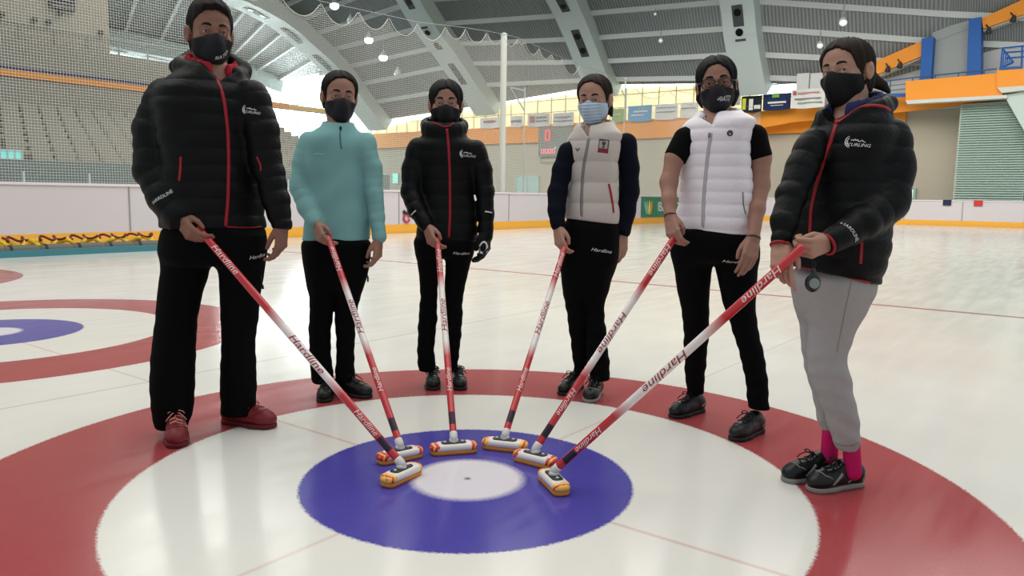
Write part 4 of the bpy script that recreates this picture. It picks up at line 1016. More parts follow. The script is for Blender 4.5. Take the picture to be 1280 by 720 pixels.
    # mask
    mk = dict(top=-.010, side=.34, thick=.0045, tent=1., rgb=(24, 24, 27), pleat=0); mk.update(mask)
    mb_ = Field().u(face, 0).u(chin, .03).u(jawl, .03).u(jawr, .03).u(ell((0, .062, -.056), (.036, .056 * mk['tent'], .054)), .025).u(ell((0, .09, -.03), (.016, .03, .03)), .03)
    for sx in (-1, 1): mb_.u(ell((sx * .043, .056, -.026), (.021, .023, .021)), .025)
    def fm(P):
        q = loc(P); x, y, z = q[:, 0], q[:, 1], q[:, 2]; ax = np.abs(x)
        d0 = mb_(q); d = np.maximum(d0 - mk['thick'], -(d0 - mk['thick'] + .006))
        if mk['pleat']: d = d + .0016 * np.sin(z * 420) * (ax < .05)
        elif mk.get('seam', 1): d = d + .0015 * np.exp(-(x / .0025) ** 2)
        topz = mk['top'] + .010 * np.clip(1 - ax / .02, 0, 1) - mk['side'] * np.maximum(ax - .014, 0) ** 1.1
        botz = -.134 + .75 * np.maximum(.060 - y, 0) + .55 * np.maximum(ax - .012, 0) + mk.get('up', 0.)
        d = np.maximum(d, (z - topz) * .9); d = np.maximum(d, (botz - z) * .7); d = np.maximum(d, mk.get('back', .012) - y)
        return d * scale
    mm = mat('mask_%d_%d_%d' % mk['rgb'], mk['rgb'], .75, .2, bump=(900, .2))
    mo = s.mesh('face_mask', fm, bounds(s.hp, .01), .0030, mm); s.mask_f = fm
    for sx in (-1, 1):
        for zz, ze in ((-.032, .012), (-.075, -.036)):
            q = Field().u(hf, 0); P = [(sx * .058, .022, zz), (sx * .068, .010, (zz + ze) / 2 - .002), (sx * .077, .006, ze), (sx * .081, -.012, ze + .01)]
            mb = MB(); mb.tube([W_(t) for t in resample(P, 8)], .0016 * scale, 6); mb.build('ear_loop', mm, mo, True)
    if glasses:
        g = MB(); mg = mat('glasses_frame', (48, 26, 26), .25, .5)
        for sx in (-1, 1):
            P = []
            for t in np.linspace(0, 2 * math.pi, 33):
                c_, s_ = math.cos(t), math.sin(t); rx = .027 * abs(c_) ** .6 * np.sign(c_); rz = .0195 * abs(s_) ** .7 * np.sign(s_)
                P.append(W_((sx * .034 + rx, .108 - .9 * max(0, abs(sx * .034 + rx) - .02) ** 1.2, -.001 + rz)))
            g.tube(P, .0021 * scale, 6)
        g.tube([W_((-.008, .109, .004)), W_((0, .111, .007)), W_((.008, .109, .004))], .0021 * scale, 6)
        for sx in (-1, 1): g.tube([W_((sx * .061, .085, .006)), W_((sx * .078, .06, .006)), W_((sx * .082, -.01, .004)), W_((sx * .079, -.03, -.012))], .002 * scale, 6)
        go = g.build('glasses', mg, s.root, True)
        gl = bpy.data.materials.new('lens_glass'); gl.use_nodes = True; b = gl.node_tree.nodes['Principled BSDF']
        b.inputs['Transmission Weight'].default_value = 1; b.inputs['IOR'].default_value = 1.05; b.inputs['Roughness'].default_value = .02
        for sx in (-1, 1):
            l = MB(); P = []
            for t in np.linspace(0, 2 * math.pi, 24, endpoint=False):
                c_, s_ = math.cos(t), math.sin(t); xx = sx * .034 + .026 * abs(c_) ** .6 * np.sign(c_); P.append(W_((xx, .108 - .9 * max(0, abs(xx) - .02) ** 1.2, -.001 + .0185 * abs(s_) ** .7 * np.sign(s_))))
            l.add(P + [W_(R.T @ ((q - O) / scale) + np.array([0, -.0012, 0])) for q in P], [tuple(range(24)), tuple(range(47, 23, -1))] + [(i, 24 + i, 24 + (i + 1) % 24, (i + 1) % 24) for i in range(24)]); l.build('lens', gl, go)
    s.W = W_; s.hairmat = hairmat
    return W_

def hand(s, Wp, d, palm, thumb_hint, sc=.92, curl=((20, 30, 20),) * 4, thumb=None, spread=.0, fingers=True):
    """five-fingered hand added to the body: Wp wrist, d towards the knuckles, palm: the way the palm faces"""
    d = unit(d); x = np.array(thumb_hint, float); x = unit(x - d * (x @ d)); m = np.cross(x, d)
    if m @ np.array(palm) < 0: m = -m
    L = lambda a, b, c: Wp + sc * (a * x + b * d + c * m)
    f = s.body; K = [(.030, .092), (.010, .097), (-.010, .092), (-.028, .082)]
    for kx, ky in K: f.u(chain([L(kx * .5, -.012, 0), L(kx * .75, ky * .5, -.002), L(kx, ky, -.004)], [sc * .0175, sc * .0140, sc * .0108]), .010 * sc)
    f.u(ell(L(.018, .040, .010), np.array([.018, .018, .014]) * sc), .016 * sc)
    f.u(ell(L(-.018, .035, .008), np.array([.014, .026, .012]) * sc), .016 * sc)
    LN = [(.044, .026, .021), (.048, .029, .022), (.045, .027, .021), (.035, .020, .018)]
    tips = []
    for i, ((kx, ky), ln) in enumerate(zip(K, LN)):
        p = L(kx, ky, -.004); a = 0; q = [p]; r = [sc * .0104]; sp = spread * (1.5 - i)
        dd = unit(d + x * sp)
        for j in range(3):
            a += math.radians(curl[i][j]); v = dd * math.cos(a) + m * math.sin(a); p = p + v * ln[j] * sc; q.append(p); r.append(sc * (.0094, .0086, .0072)[j] * (.9 if i == 3 else 1))
        f.u(chain(q, r, .0), .004 * sc); tips.append(q[-1])
    tp = thumb or [(.020, .018, .010), (.038, .050, .018), (.043, .078, .024), (.040, .104, .030)]
    f.u(chain([L(*t) for t in tp], [sc * .016, sc * .0125, sc * .0112, sc * .0088]), .008 * sc)
    s.hands = getattr(s, 'hands', []) + [Wp + d * .1 * sc + m * .02]
    return x, m
def G_(q, c, Rm, k): return c + Rm @ (np.array(q, float) * k)
def shoe(s, heel, toe, L=.27, wd=.045, upper=None, sole=None, lace=None, stripes=None, label=None, hgt=1.):
    """heel, toe: points on the ice"""
    heel = np.array([heel[0], heel[1], 0.]); toe = np.array([toe[0], toe[1], 0.]); y = unit(toe - heel); x = np.array([y[1], -y[0], 0]); c = (heel + toe) / 2
    Rm = np.stack([x, y, np.array([0, 0, 1.])], 1).astype(np.float32); k = L / .27; cf = c.astype(np.float32)
    loc = lambda P: ((P - cf) @ Rm) / np.float32(k)
    up = Field().u(ell((0, .082, .036), (.041, .050, .031)), 0).u(ell((0, .030, .046), (.039, .072, .040)), .03).u(ell((0, -.045, .052), (.034, .075, .046)), .03).u(ell((0, -.095, .048), (.033, .036, .044)), .03).u(ell((0, -.05, .088), (.034, .05, .026 * hgt)), .02)
    up.keep(lambda q: .012 - q[:, 2], .004)
    def fu(P): return up(loc(P)) * k
    def fs(P):
        q = loc(P); g = q.copy(); g[:, 2] = 0
        d2 = np.minimum.reduce([chain([(0, -.094, 0), (0, -.03, 0), (.002, .04, 0), (0, .086, 0)], [.037, .033, .044, .044], .02)(g)])
        return (-smin(-d2, -np.maximum(-q[:, 2] + .0, q[:, 2] - .021), .008)) * k
    lo, hi = c - .2 * k, c + .2 * k; lo[2] = -.02; hi[2] = .16
    so = s.mesh('shoe', fu, (lo, hi), .0042, upper)
    if label: so['label'] = label
    s.mesh('sole', fs, (lo, hi), .0042, sole, so)
    G = lambda q: c + Rm @ (np.array(q, float) * k)
    for nm, pts in (('toe_seam', [(-.040, .052), (-.030, .078), (0, .088), (.030, .078), (.040, .052)]), ('tongue', [(-.014, .058), (-.016, .03), (-.017, .0), (-.012, -.02)]), ('tongue', [(.014, .058), (.016, .03), (.017, .0), (.012, -.02)])):
        P = resample([(a_, b_, .2) for a_, b_ in pts], 14); Q = march(fu, np.array([G_(q, c, Rm, k) for q in P]), np.tile([0, 0, -1.], (14, 1)), .3); mb_ = MB(); mb_.tube(Q, .0022 * k, 6); mb_.build(nm, sole, so, True)
    lm = MB()
    for i, yy in enumerate((.050, .034, .018, .002)):
        P = [(sx * .024, yy + (.010 if sx * (1 if i % 2 else -1) > 0 else 0), .2) for sx in np.linspace(-1, 1, 9)]
        Q = march(fu, np.array([G(p_) for p_ in P]), np.tile([0, 0, -1.], (9, 1)), .3); lm.tube(Q + np.array([0, 0, .0015]), .0028 * k, 6)
    t = march(fu, np.array([G((0, -.008, .2))]), np.array([[0, 0, -1.]]), .3)[0]
    for sx in (-1, 1):
        lm.tube([t + Rm @ np.array(v) for v in ((0, 0, 0), (sx * .012, .012, .016), (sx * .028, .014, .010), (sx * .034, .004, -.002), (sx * .022, -.002, .0), (0, 0, .002))], .0025, 6)
        lm.tube([t + Rm @ np.array(v) for v in ((0, 0, .002), (sx * .014, .022, .006), (sx * .030, .034, -.008), (sx * .040, .038, -.022))], .0024, 6)
    lm.build('laces', lace, so, True)
    if stripes:
        for sx in (-1, 1):
            for (a, b) in stripes:
                P = resample([a, b], 8); O_ = np.array([G((sx * .12, q[0], q[1])) for q in P]); Q = march(fu, O_, np.tile(-sx * Rm[:, 0], (8, 1)), .2)
                Gd = grad(fu, Q); mb = MB(); mb.tube(Q + Gd * .0002, .0065 * k, 6, True, .22, np.cross(Gd, np.gradient(Q, axis=0))); mb.build('stripe', MATS['shoe_grey'], so, True)
    return so
def strip_on(s, name, f, pix, width, material, parent, thick=.25, n=40, lift=.0005, Y=None):
    """a raised strip (zip, piping) following photo points on a garment's front"""
    P = resample([(a, b) for a, b in pix], n); Q = seen_at(f, P[:, 0], P[:, 1], Y or s.Y0); Gd = grad(f, Q, .006)
    w = np.hanning(7); w /= w.sum(); Q = np.stack([np.convolve(np.pad(Q[:, i], 3, mode='reflect', reflect_type='odd'), w, 'valid') for i in range(3)], 1)
    T = np.gradient(Q, axis=0); sd = np.cross(Gd, T); mb = MB(); mb.tube(Q + Gd * lift, width, 8, True, thick, sd); return mb.build(name, material, parent, True)
def print_on(s, name, f, px, V2, F2, material, parent, tilt=0., lift=.0015, Y=None):
    """flat lettering or emblem laid onto a garment where the photo shows it; V2 in metres"""
    q = seen_at(f, px[0], px[1], Y or s.Y0)[0]; nrm = grad(f, [q], .03)[0]; up = np.array([0, 0, 1.]); ex = unit(np.cross(up, nrm)); ey = np.cross(nrm, ex)
    c, s_ = math.cos(tilt), math.sin(tilt); ex, ey = c * ex + s_ * ey, -s_ * ex + c * ey
    P = q + V2[:, :1] * ex + V2[:, 1:2] * ey; Q = march(f, P + nrm * .06, np.tile(-nrm, (len(P), 1)), .16)
    mb = MB(); mb.add(Q + nrm * lift, F2); return mb.build(name, material, parent)
def stroke(pts, w):
    """a flat brush stroke outline from points"""
    P = np.array(pts, float); T = np.gradient(P, axis=0); T /= np.linalg.norm(T, axis=1)[:, None] + 1e-9; Nn = np.stack([-T[:, 1], T[:, 0]], 1)
    w = np.broadcast_to(np.array(w, float), (len(P),))[:, None]; V = np.concatenate([P + Nn * w / 2, P - Nn * w / 2]); n = len(P)
    return V, [(i, i + 1, n + i + 1, n + i) for i in range(n - 1)]
def logo_parts(sc):
    out = []
    for r in (.020, .030):
        t = np.linspace(1.9, 4.6, 14); out.append(stroke(np.stack([-.018 + r * np.cos(t) * .9, .004 + r * np.sin(t)], 1), np.interp(np.arange(14), [0, 7, 13], [.002, .007, .002])))
    sk = [(-.018, .010), (-.010, .016), (-.004, .010), (.002, .020), (.007, .010), (.014, .018), (.018, .008), (.030, .010), (.036, .016), (.042, .008), (.052, .006)]
    out.append(stroke(resample(sk, 30), .004)); V, Fc = text2d('CURLING', .024, .2, 1.1, 2); out.append((V + np.array([.022, -.011]), Fc))
    return [(v * sc, f) for v, f in out]
def logo(s, f, px, sc, parent, tilt=0.):
    A, B = [], []
    for v, fc in logo_parts(sc): o = sum(len(a) for a in A); A.append(v); B += [tuple(i + o for i in t) for t in fc]
    print_on(s, 'emblem', f, px, np.concatenate(A), B, M_print, parent, tilt)
M_print = mat('white_print_cloth', (214, 214, 212), .6)
def pants_field(s, hips, legs, ratio=.72, lr=1.02, wr=.004, yaw=0.):
    hips = [h if i < len(hips) - 2 else (h[0], h[1] + 2.5, h[2] - 2.5) for i, h in enumerate(hips)]
    hip = loft(s.rows(hips, ratio, yaw), yaw + s.az, 2.3, None, .05, .03); F_ = []
    for l in legs:
        l = [(l[0][0] - 26, l[0][1] + 3, l[0][2] - 3, l[0][3])] + l; F_.append(Field().u(hip, 0).u(loft(s.rows(l, lr), 0, 2.0, None, .008, .035), .045))
    f = Field().u(F_[0], 0).u(F_[1], .008)
    if wr:
        def wrinkle(P):
            z = P[:, 2]; k = np.clip((.62 - z) * 6, .25, 1)
            return wr * k * (np.sin(z * 95 + 3 * np.sin(P[:, 0] * 21 + s.Y0 * 9) + 8 * P[:, 1]) * .5 + np.sin(z * 53 + P[:, 0] * 37) * .5)
        f.disp(wrinkle)
    return f
def fold(amp, fx=22., fz=46.):
    return lambda P: amp * (np.sin(P[:, 2] * fz + 2.5 * np.sin(P[:, 0] * fx) + P[:, 1] * 13) * .6 + np.sin(P[:, 2] * fz * .47 - P[:, 0] * 31 + 1.3) * .6)
def bbox_rows(st, m=.06):
    A = np.array(st); return np.array([(A[:, 1] - A[:, 3]).min() - m, (A[:, 2] - A[:, 4]).min() - m, A[:, 0].min() - m]), np.array([(A[:, 1] + A[:, 3]).max() + m, (A[:, 2] + A[:, 4]).max() + m, A[:, 0].max() + m])
def bbs(*bs): return np.min([b[0] for b in bs], 0), np.max([b[1] for b in bs], 0)
def torso_core(s, rows, yaw, ratio, shrink=.80):
    st = [(z, cx, cy, a * shrink, b * shrink) for z, cx, cy, a, b in s.rows(rows, ratio, yaw)]; s.body.u(loft(st, yaw + s.az, 2.2), .03)
def collar(s, cen, rx, ry, r, tall, yaw, gap, front_drop=0., lean=(0, 0), n=17):
    """open ring round the neck: returns centre line; gap: half opening angle at the front"""
    out = []
    for t in np.linspace(gap, 2 * math.pi - gap, n):
        yw = yaw + s.az; a = t - math.pi / 2; x, y = rx * math.cos(a), ry * math.sin(a); fr = (1 + math.cos(t)) / 2
        c, s_ = math.cos(yw), math.sin(yw); out.append(cen + np.array([c * x - s_ * y, s_ * x + c * y, -front_drop * fr + lean[0] * math.sin(t)]))
    return out
ZUP = np.array([0, 0, 1], np.float32)

M_blk = mat('black_padded_cloth', (8, 8, 9), .5, .14, bump=(60, .25)); M_pnt = mat('black_trouser_cloth', (8, 8, 9), .85, .08, bump=(300, .15))
M_red = mat('red_zip', (150, 24, 36), .5, .3); M_redl = mat('red_lining', (156, 26, 40), .75, .15, bump=(120, .2))
M_navy = mat('navy_cloth', (11, 14, 26), .8, .1, bump=(200, .15)); M_teal = mat('teal_cloth', (122, 168, 166), .75, .2, bump=(260, .15))
M_gvest = mat('grey_vest_cloth', (190, 180, 172), .5, .35, bump=(60, .2)); M_wvest = mat('white_vest_cloth', (236, 228, 233), .45, .35, bump=(60, .2))
M_tee = mat('black_tee_cloth', (10, 10, 11), .85, .08, bump=(200, .1)); M_sweat = mat('grey_sweatpants', (160, 156, 155), .9, .1, bump=(240, .3), var=(60, .06))
M_pink = mat('pink_sock', (190, 30, 96), .85, .1); M_sole = mat('sole_black', (30, 30, 31), .6); MG = mat('shoe_grey', (132, 128, 124), .6)
M_shb = mat('shoe_black', (15, 15, 16), .36, .32); M_lace = mat('laces_black', (18, 18, 20), .7); M_shr = mat('shoe_red', (116, 26, 32), .45, .35); M_sor = mat('sole_red', (92, 20, 26), .5)
M_zipg = mat('zip_grey', (128, 124, 122), .4, .4, metal=.3); M_zipw = mat('zip_pale', (180, 174, 178), .4, .4, metal=.2)
H_brn = mat('hair_dark_brown', (22, 17, 14), .6, 0.15); H_blk = mat('hair_black', (11, 10, 11), .6, 0.2); H_br2 = mat('hair_brown', (36, 26, 20), .6, 0.15)
SK1 = skin('skin_tan', (128, 88, 73)); SK2 = skin('skin_fair', (154, 112, 95)); SK3 = skin('skin_light', (166, 126, 107))

def leg(rows, dyh, dyf):
    y0, y1 = rows[0][0], rows[-1][0]; return [(y, a, b, dyh + (dyf - dyh) * (y - y0) / (y1 - y0)) for y, a, b in rows]
def dirshoe(px, d, L): c = gnd(*px); d = unit((d[0], d[1], 0)); return c - d * L / 2, c + d * L / 2
HL = lambda size, sx=1.3: text2d('Hardline', size, .3, sx, 1)
def sleeve(P, r, off, q, k=.015):
    e = unit(P[-1] - P[-2]); return Field().u(chain(P, r, k, None, q), 0).cut(plane(P[-1] + e * off, -e), .005)
def vcut(s, apex, xs, ytop):
    """open V at the front of a collar"""
    a = s.p(*apex, -.1); l = s.p(xs[0], ytop, -.1); r = s.p(xs[1], ytop, -.1)
    def f(P):
        t = np.clip((P[:, 2] - a[2]) / (l[2] - a[2]), 0, 2); x0 = a[0] + (l[0] - a[0]) * t; x1 = a[0] + (r[0] - a[0]) * t
        return np.maximum(np.maximum(x0 - P[:, 0], P[:, 0] - x1), np.maximum(a[2] - P[:, 2], P[:, 1] - s.Y0 + .02)).astype(np.float32)
    return f
def hemcut(s, l, r, dy=-.1):
    a, b = s.p(*l, dy), s.p(*r, dy); sl = (b[2] - a[2]) / (b[0] - a[0])
    return lambda P: (P[:, 2] - (a[2] + (P[:, 0] - a[0]) * sl)).astype(np.float32)
def finish(s, skin_m, extra, h=.0045):
    lo = np.min(s.ext, 0); hi = np.max(s.ext, 0)
    s.mesh('body', s.body, (lo - .06, hi + .06), h, skin_m)
def ring_end(s, name, cen, axis, r, material, thick=.006, parent=None, sx=1.):
    """a thin cuff or bracelet round a limb"""
    axis = unit(axis); a = unit(np.cross(axis, (0.3, 1, .2))); b = np.cross(axis, a); mb = MB()
    P = [cen + r * (math.cos(t) * a + sx * math.sin(t) * b) for t in np.linspace(0, 2 * math.pi, 25)]; mb.tube(P, thick, 6, False); return mb.build(name, material, parent or s.root, True)

def stand_collar(s, cen, rx, ry, r, yaw, gap, tall, drop, k=.0, lean=0.):
    P = collar(s, cen, rx, ry, r, tall, yaw, gap, drop, (lean, 0)); return chain(P, [r] * len(P), k, (ZUP, 1 / tall)), P

# ================================================================== the man at the left
s = Person(3.316, 'tall man in black padded jacket and red shoes holding a broom at far left', gnd(262, 545))
tr = [(285, 206, 330), (262, 205, 327), (235, 206, 326), (200, 205, 325), (165, 201, 326), (135, 196, 326), (115, 200, 322), (100, 214, 311), (90, 226, 302), (80, 238, 292)]
ra = [(208, 122, 0, 25), (193, 165, -.02, 25), (192, 212, -.05, 23.5), (206, 248, -.11, 20.5), (222, 270, -.15, 17.5)]
la = [(316, 120, 0, 21), (327, 165, -.01, 21), (335, 212, -.02, 19), (345, 250, -.04, 16.5), (352, 279, -.06, 13.5)]
R = s.rows(tr, .66, .3); jk = Field().u(loft(R, .3 + s.az, 2.3, (.068, .0065, .0, .15), .012, .02), 0)
for a, of in ((ra, .035), (la, .03)): P, r = s.ch(a); jk.u(sleeve(P, r, of, (.060, .0055, .0)), .03); s.body.u(chain(P, [q * .62 for q in r]), .02)
jk.disp(fold(.0025)); Pa, ra_ = s.ch(ra); Pl, rl_ = s.ch(la)
nb = s.p(265, 92, .02)
hood, hp_ = stand_collar(s, s.p(264, 79, .035), .125, .115, .030, .3, .62, 1.35, .065); jk.u(hood, .02)
hc = chain([s.p(222, 84, .10), s.p(262, 66, .17), s.p(304, 86, .10)], [.035, .055, .032], .03); jk.u(hc, .04)
inner = ell(s.p(266, 70, .0), (.082, .085, .14)); jk.cut(inner, .015); jk.cut(vcut(s, (272, 101), (254, 288), 80), .008)
jo = s.mesh('jacket', jk, bbs(bbox_rows(R), bounds(Pa + Pl, .12)), .006, M_blk)
lining, _ = stand_collar(s, s.p(265, 77, .02), .094, .090, .016, .3, .45, 2.9, .060); s.mesh('hood_lining', lining, bounds(_, .07), .005, M_redl, jo)
strip_on(s, 'zip', jk, [(271, 98), (277, 112), (281, 130), (285, 165), (286, 205), (285, 250), (282, 283)], .0075, M_red, jo, .4)
strip_on(s, 'pocket_zip', jk, [(226, 196), (225.5, 212), (224, 226)], .005, M_red, jo, .5)
strip_on(s, 'pocket_zip', jk, [(321, 196), (325.5, 206), (326, 214)], .004, M_red, jo, .5)
strip_on(s, 'hem_piping', jk, [(283, 283.5), (300, 284.5), (318, 284.5), (327, 283)], .003, M_red, jo, .6)
logo(s, jk, (311, 138), .60, jo, -.12)
V2, F2 = text2d('HARDLINE', .020, 0, 1.0, 1); print_on(s, 'lettering', jk, (203, 246), V2, F2, M_print, jo, .55, Y=3.2)
torso_core(s, tr, .3, .62, .78)
pf = pants_field(s, [(278, 212, 326), (300, 205, 330), (314, 204, 330), (322, 204, 330), (330, 206, 328)],
    [leg([(320, 205, 262), (345, 202, 259), (365, 199, 252), (400, 196, 245), (440, 191, 243), (475, 189, 242), (505, 190.5, 241), (522, 193, 238), (534, 195, 233)], 0, -.07),
     leg([(320, 272, 330), (345, 275, 329), (370, 276, 324), (400, 277, 322), (425, 278, 318), (450, 277, 319), (480, 276, 320), (505, 277, 319), (517, 278, 320)], 0, .09)], .7, 1.0, .0016, .25)
R2 = s.rows([(270, 200, 335), (545, 185, 330)], .9); po = s.mesh('trousers', pf, bbs(bbox_rows(R2, .12)), .006, M_pnt)
V2, F2 = HL(.022, 1.2); print_on(s, 'lettering', pf, (323, 320.5), V2, F2, M_print, po, .12)
mb = MB(); q = seen_at(pf, 326, 345, s.Y0)[0]; mb.tube([q, q + np.array([.006, -.008, -.02]), q + np.array([.008, -.01, -.04])], .0022, 6); mb.tube([q + np.array([.008, -.01, -.036]), q + np.array([.012, -.01, -.055])], .005, 6); mb.build('zip_pull', M_lace, po, True)
h, t = dirshoe((221, 549), (.42, -.9), .285); shoe(s, h, t, .285, upper=M_shr, sole=M_sor, lace=mat('laces_pale', (196, 130, 120), .6))
h, t = dirshoe((311, 531.5), (.95, -.3), .29); shoe(s, h, t, .29, upper=M_shr, sole=M_sor, lace=M_shr)
build_head(s, (268.5, 40.5), -.05, 1.10, .18, .08, .0, dict(th=.004, off=.030, k=1.5, topth=.020, low=-.07, groove=.001), dict(rgb=(30, 30, 34), top=-.012), SK1, H_brn)
Vm, Fm = text2d('#ATD', .024, .15, 1.0, 1); print_on(s, 'lettering', s.mask_f, (278, 71), Vm, Fm, M_print, s.root, .12, .0008, Y=3.25)
s.body.u(chain([s.W((0, -.03, -.06)), s.p(266, 100, .02)], [.060, .068]), .03)
w = Pa[-1] + unit(Pa[-1] - Pa[-2]) * .02; d = s.p(255, 306, -.235) - s.p(231, 276, -.17)
hx, hm = hand(s, w, d, (.7, .6, 0), (.7, -.6, .5), .98, ((18, 38, 26), (30, 45, 30), (38, 50, 32), (44, 52, 34)), [(.020, .015, .012), (.040, .045, .020), (.046, .078, .028), (.038, .106, .034)])
top1 = w + unit(d) * .078 + hm * .030 + hx * .016
w = Pl[-1] + unit(Pl[-1] - Pl[-2]) * .015; d = s.p(351, 302, -.07) - w
hand(s, w, d, (-1, .25, 0), (-.35, -1, 0), .94, ((20, 30, 25), (28, 35, 28), (34, 42, 30), (40, 45, 30)), [(.020, .015, .012), (.034, .048, .024), (.034, .078, .036), (.030, .102, .046)])
s.ext = [q for q in Pa + Pl + s.hp] + [w, top1, s.p(265, 300), s.p(255, 325, -.3), s.p(350, 325, -.12)]
finish(s, SK1, 0)

# ================================================================== second: teal pullover
s = Person(3.95, 'girl in teal half-zip pullover and black mask, second from left', gnd(424, 496))
tr = [(300.5, 379, 463), (285, 381, 462.5), (262, 384, 460), (240, 385, 458.5), (222, 384.5, 457.5), (200, 383, 457), (182, 382, 460), (172, 385, 458), (163, 393, 449), (156, 404, 440)]
ra = [(388, 180, 0, 16), (379, 206, -.01, 14), (375, 235, -.04, 12.2), (383, 260, -.10, 11), (393, 277, -.14, 9)]
la = [(456, 180, 0, 14.5), (464, 208, 0, 13), (467, 242, -.01, 11.5), (472, 272, -.03, 9.5), (473, 296, -.05, 9)]
R = s.rows(tr, .64, .12); jk = Field().u(loft(R, .12 + s.az, 2.25, None, .010, .03), 0); Pa, r1 = s.ch(ra); Pl, r2 = s.ch(la)
for P, r in ((Pa, r1), (Pl, r2)): jk.u(sleeve(P, r, .03, (.045, .0022, 0)), .03); s.body.u(chain(P, [q * .66 for q in r]), .02)
jk.disp(fold(.0038, 18, 40))
cf, cp = stand_collar(s, s.p(423, 156, .02), .072, .072, .012, .12, .06, 2.2, .028); jk.u(cf, .02)
jk.cut(ell(s.p(423, 148, .012), (.060, .062, .085)), .01)
jo = s.mesh('pullover', jk, bbs(bbox_rows(R), bounds(Pa + Pl, .1)), .006, M_teal)
strip_on(s, 'zip', jk, [(425.5, 158), (425, 168), (425.5, 178), (427, 186)], .0042, mat('zip_teal_dark', (70, 110, 112), .5), jo, .5)
strip_on(s, 'zip_pull', jk, [(425.8, 158.5), (425.6, 162.5)], .006, M_lace, jo, .6, 8)
V2, F2 = stroke([(-.03, 0), (-.01, .004), (.02, .002), (.04, .006)], [.002, .006, .006, .001]); print_on(s, 'emblem', jk, (398, 193), V2, F2, mat('pale_teal_print', (150, 196, 196), .5), jo)
torso_core(s, tr, .12, .6, .82)
cu = MATS['teal_cloth']
pf = pants_field(s, [(294, 385, 458), (305, 378, 463), (322, 380, 461), (340, 383, 458), (362, 386, 452)],
    [leg([(335, 382, 425), (360, 386, 423), (384, 387.5, 418), (410, 386, 413.5), (435, 387, 413), (458, 388, 415), (470, 389.5, 417), (478, 391, 417)], 0, .0),
     leg([(335, 418, 460), (360, 417, 453), (390, 418, 446), (410, 419.5, 444), (435, 421, 443), (455, 420, 442.5), (468, 419, 444), (474, 420, 444)], 0, .02)], .72, 1.0, .0024, .1)
R2 = s.rows([(285, 370, 470), (480, 375, 455)], .9); po = s.mesh('trousers', pf, bbox_rows(R2, .12), .006, M_pnt)
mb = MB(); q = seen_at(pf, 458.5, 340, s.Y0)[0]; mb.tube([q, q + np.array([.006, -.004, -.025])], .002, 6); mb.tube([q + np.array([.006, -.004, -.022]), q + np.array([.006, -.004, -.05])], .0048, 6); mb.build('zip_pull', M_lace, po, True)
h, t = dirshoe((408, 496.5), (.1, -1), .245); shoe(s, h, t, .245, upper=M_shb, sole=M_sole, lace=M_lace)
h, t = dirshoe((441, 494), (.86, -.5), .255); shoe(s, h, t, .255, upper=M_shb, sole=M_sole, lace=M_lace)
build_head(s, (428, 121), -.04, 1.05, .16, .10, -.03, dict(th=.008, off=.036, k=2.0, low=-.06, extra=[([(0, -.115, .03), (0, -.13, .06)], [.03, .02], .02)]), dict(rgb=(36, 35, 40), top=-.012), SK2, H_brn)
s.body.u(chain([s.W((0, -.03, -.06)), s.p(423, 166, .02)], [.052, .056]), .03)
w = Pa[-1] + unit(Pa[-1] - Pa[-2]) * .02; d = s.p(405, 304, -.20) - s.p(396, 283, -.15)
hx, hm = hand(s, w, d, (.8, .5, 0), (.6, -.7, .4), .90, ((18, 38, 26), (30, 45, 30), (38, 50, 32), (44, 52, 34)), [(.020, .015, .012), (.038, .045, .020), (.044, .076, .028), (.036, .102, .034)])
top2 = w + unit(d) * .074 + hm * .028 + hx * .014
w = Pl[-1] + unit(Pl[-1] - Pl[-2]) * .02; d = s.p(471, 322, -.06) - w
hand(s, w, d, (-1, .3, 0), (-.4, -1, 0), .90, ((22, 32, 25), (30, 38, 28), (36, 42, 30), (42, 45, 30)), [(.020, .015, .012), (.034, .046, .024), (.034, .074, .036), (.028, .098, .046)])
s.ext = list(Pa + Pl + s.hp) + [w, top2, s.p(424, 300), s.p(405, 318, -.28), s.p(470, 336, -.12)]
finish(s, SK2, 0)

# ================================================================== third: black jacket, black gaiter
s = Person(4.154, 'dark-haired girl in black jacket with one gloved hand, third from left', gnd(557, 486))
tr = [(301, 520, 597), (285, 521, 597), (268, 525, 596), (245, 527.5, 592.5), (215, 526, 592), (192, 524, 596), (180, 524, 594), (171, 530, 586), (164, 538, 577), (158, 545, 570)]
ra = [(524, 186, 0, 15), (516, 212, -.01, 13.5), (513, 240, -.04, 12), (522, 264, -.10, 11), (532, 281, -.14, 9.5)]
la = [(594, 188, 0, 14), (603, 214, 0, 12.5), (606, 240, -.01, 11), (607.5, 266, -.03, 10), (607.5, 288, -.05, 9.5)]
R = s.rows(tr, .66, .02); jk = Field().u(loft(R, .02 + s.az, 2.25, (.075, .0045, 0, .1), .010, .03), 0); Pa, r1 = s.ch(ra); Pl, r2 = s.ch(la)
for P, r in ((Pa, r1), (Pl, r2)): jk.u(sleeve(P, r, .03, (.065, .004, 0)), .03); s.body.u(chain(P, [q * .62 for q in r]), .02)
jk.disp(fold(.002, 20, 38))
cf, cp = stand_collar(s, s.p(555, 158, .02), .098, .092, .026, .0, .10, 1.7, .03); jk.u(cf, .02)
jk.u(chain([s.p(533, 156, .06), s.p(555, 150, .12), s.p(578, 157, .06)], [.03, .045, .03], .03), .03)
jk.cut(ell(s.p(556, 143, .0), (.074, .078, .085)), .012)
jo = s.mesh('jacket', jk, bbs(bbox_rows(R), bounds(Pa + Pl, .1)), .006, M_blk)
strip_on(s, 'zip', jk, [(558.5, 161), (560.5, 180), (562, 210), (562.5, 240), (562.5, 270), (561, 297)], .0070, M_red, jo, .4)
strip_on(s, 'collar_piping', jk, [(541, 152.5), (549, 156), (556, 158.5), (563, 157), (569, 151)], .0035, M_red, jo, .5)
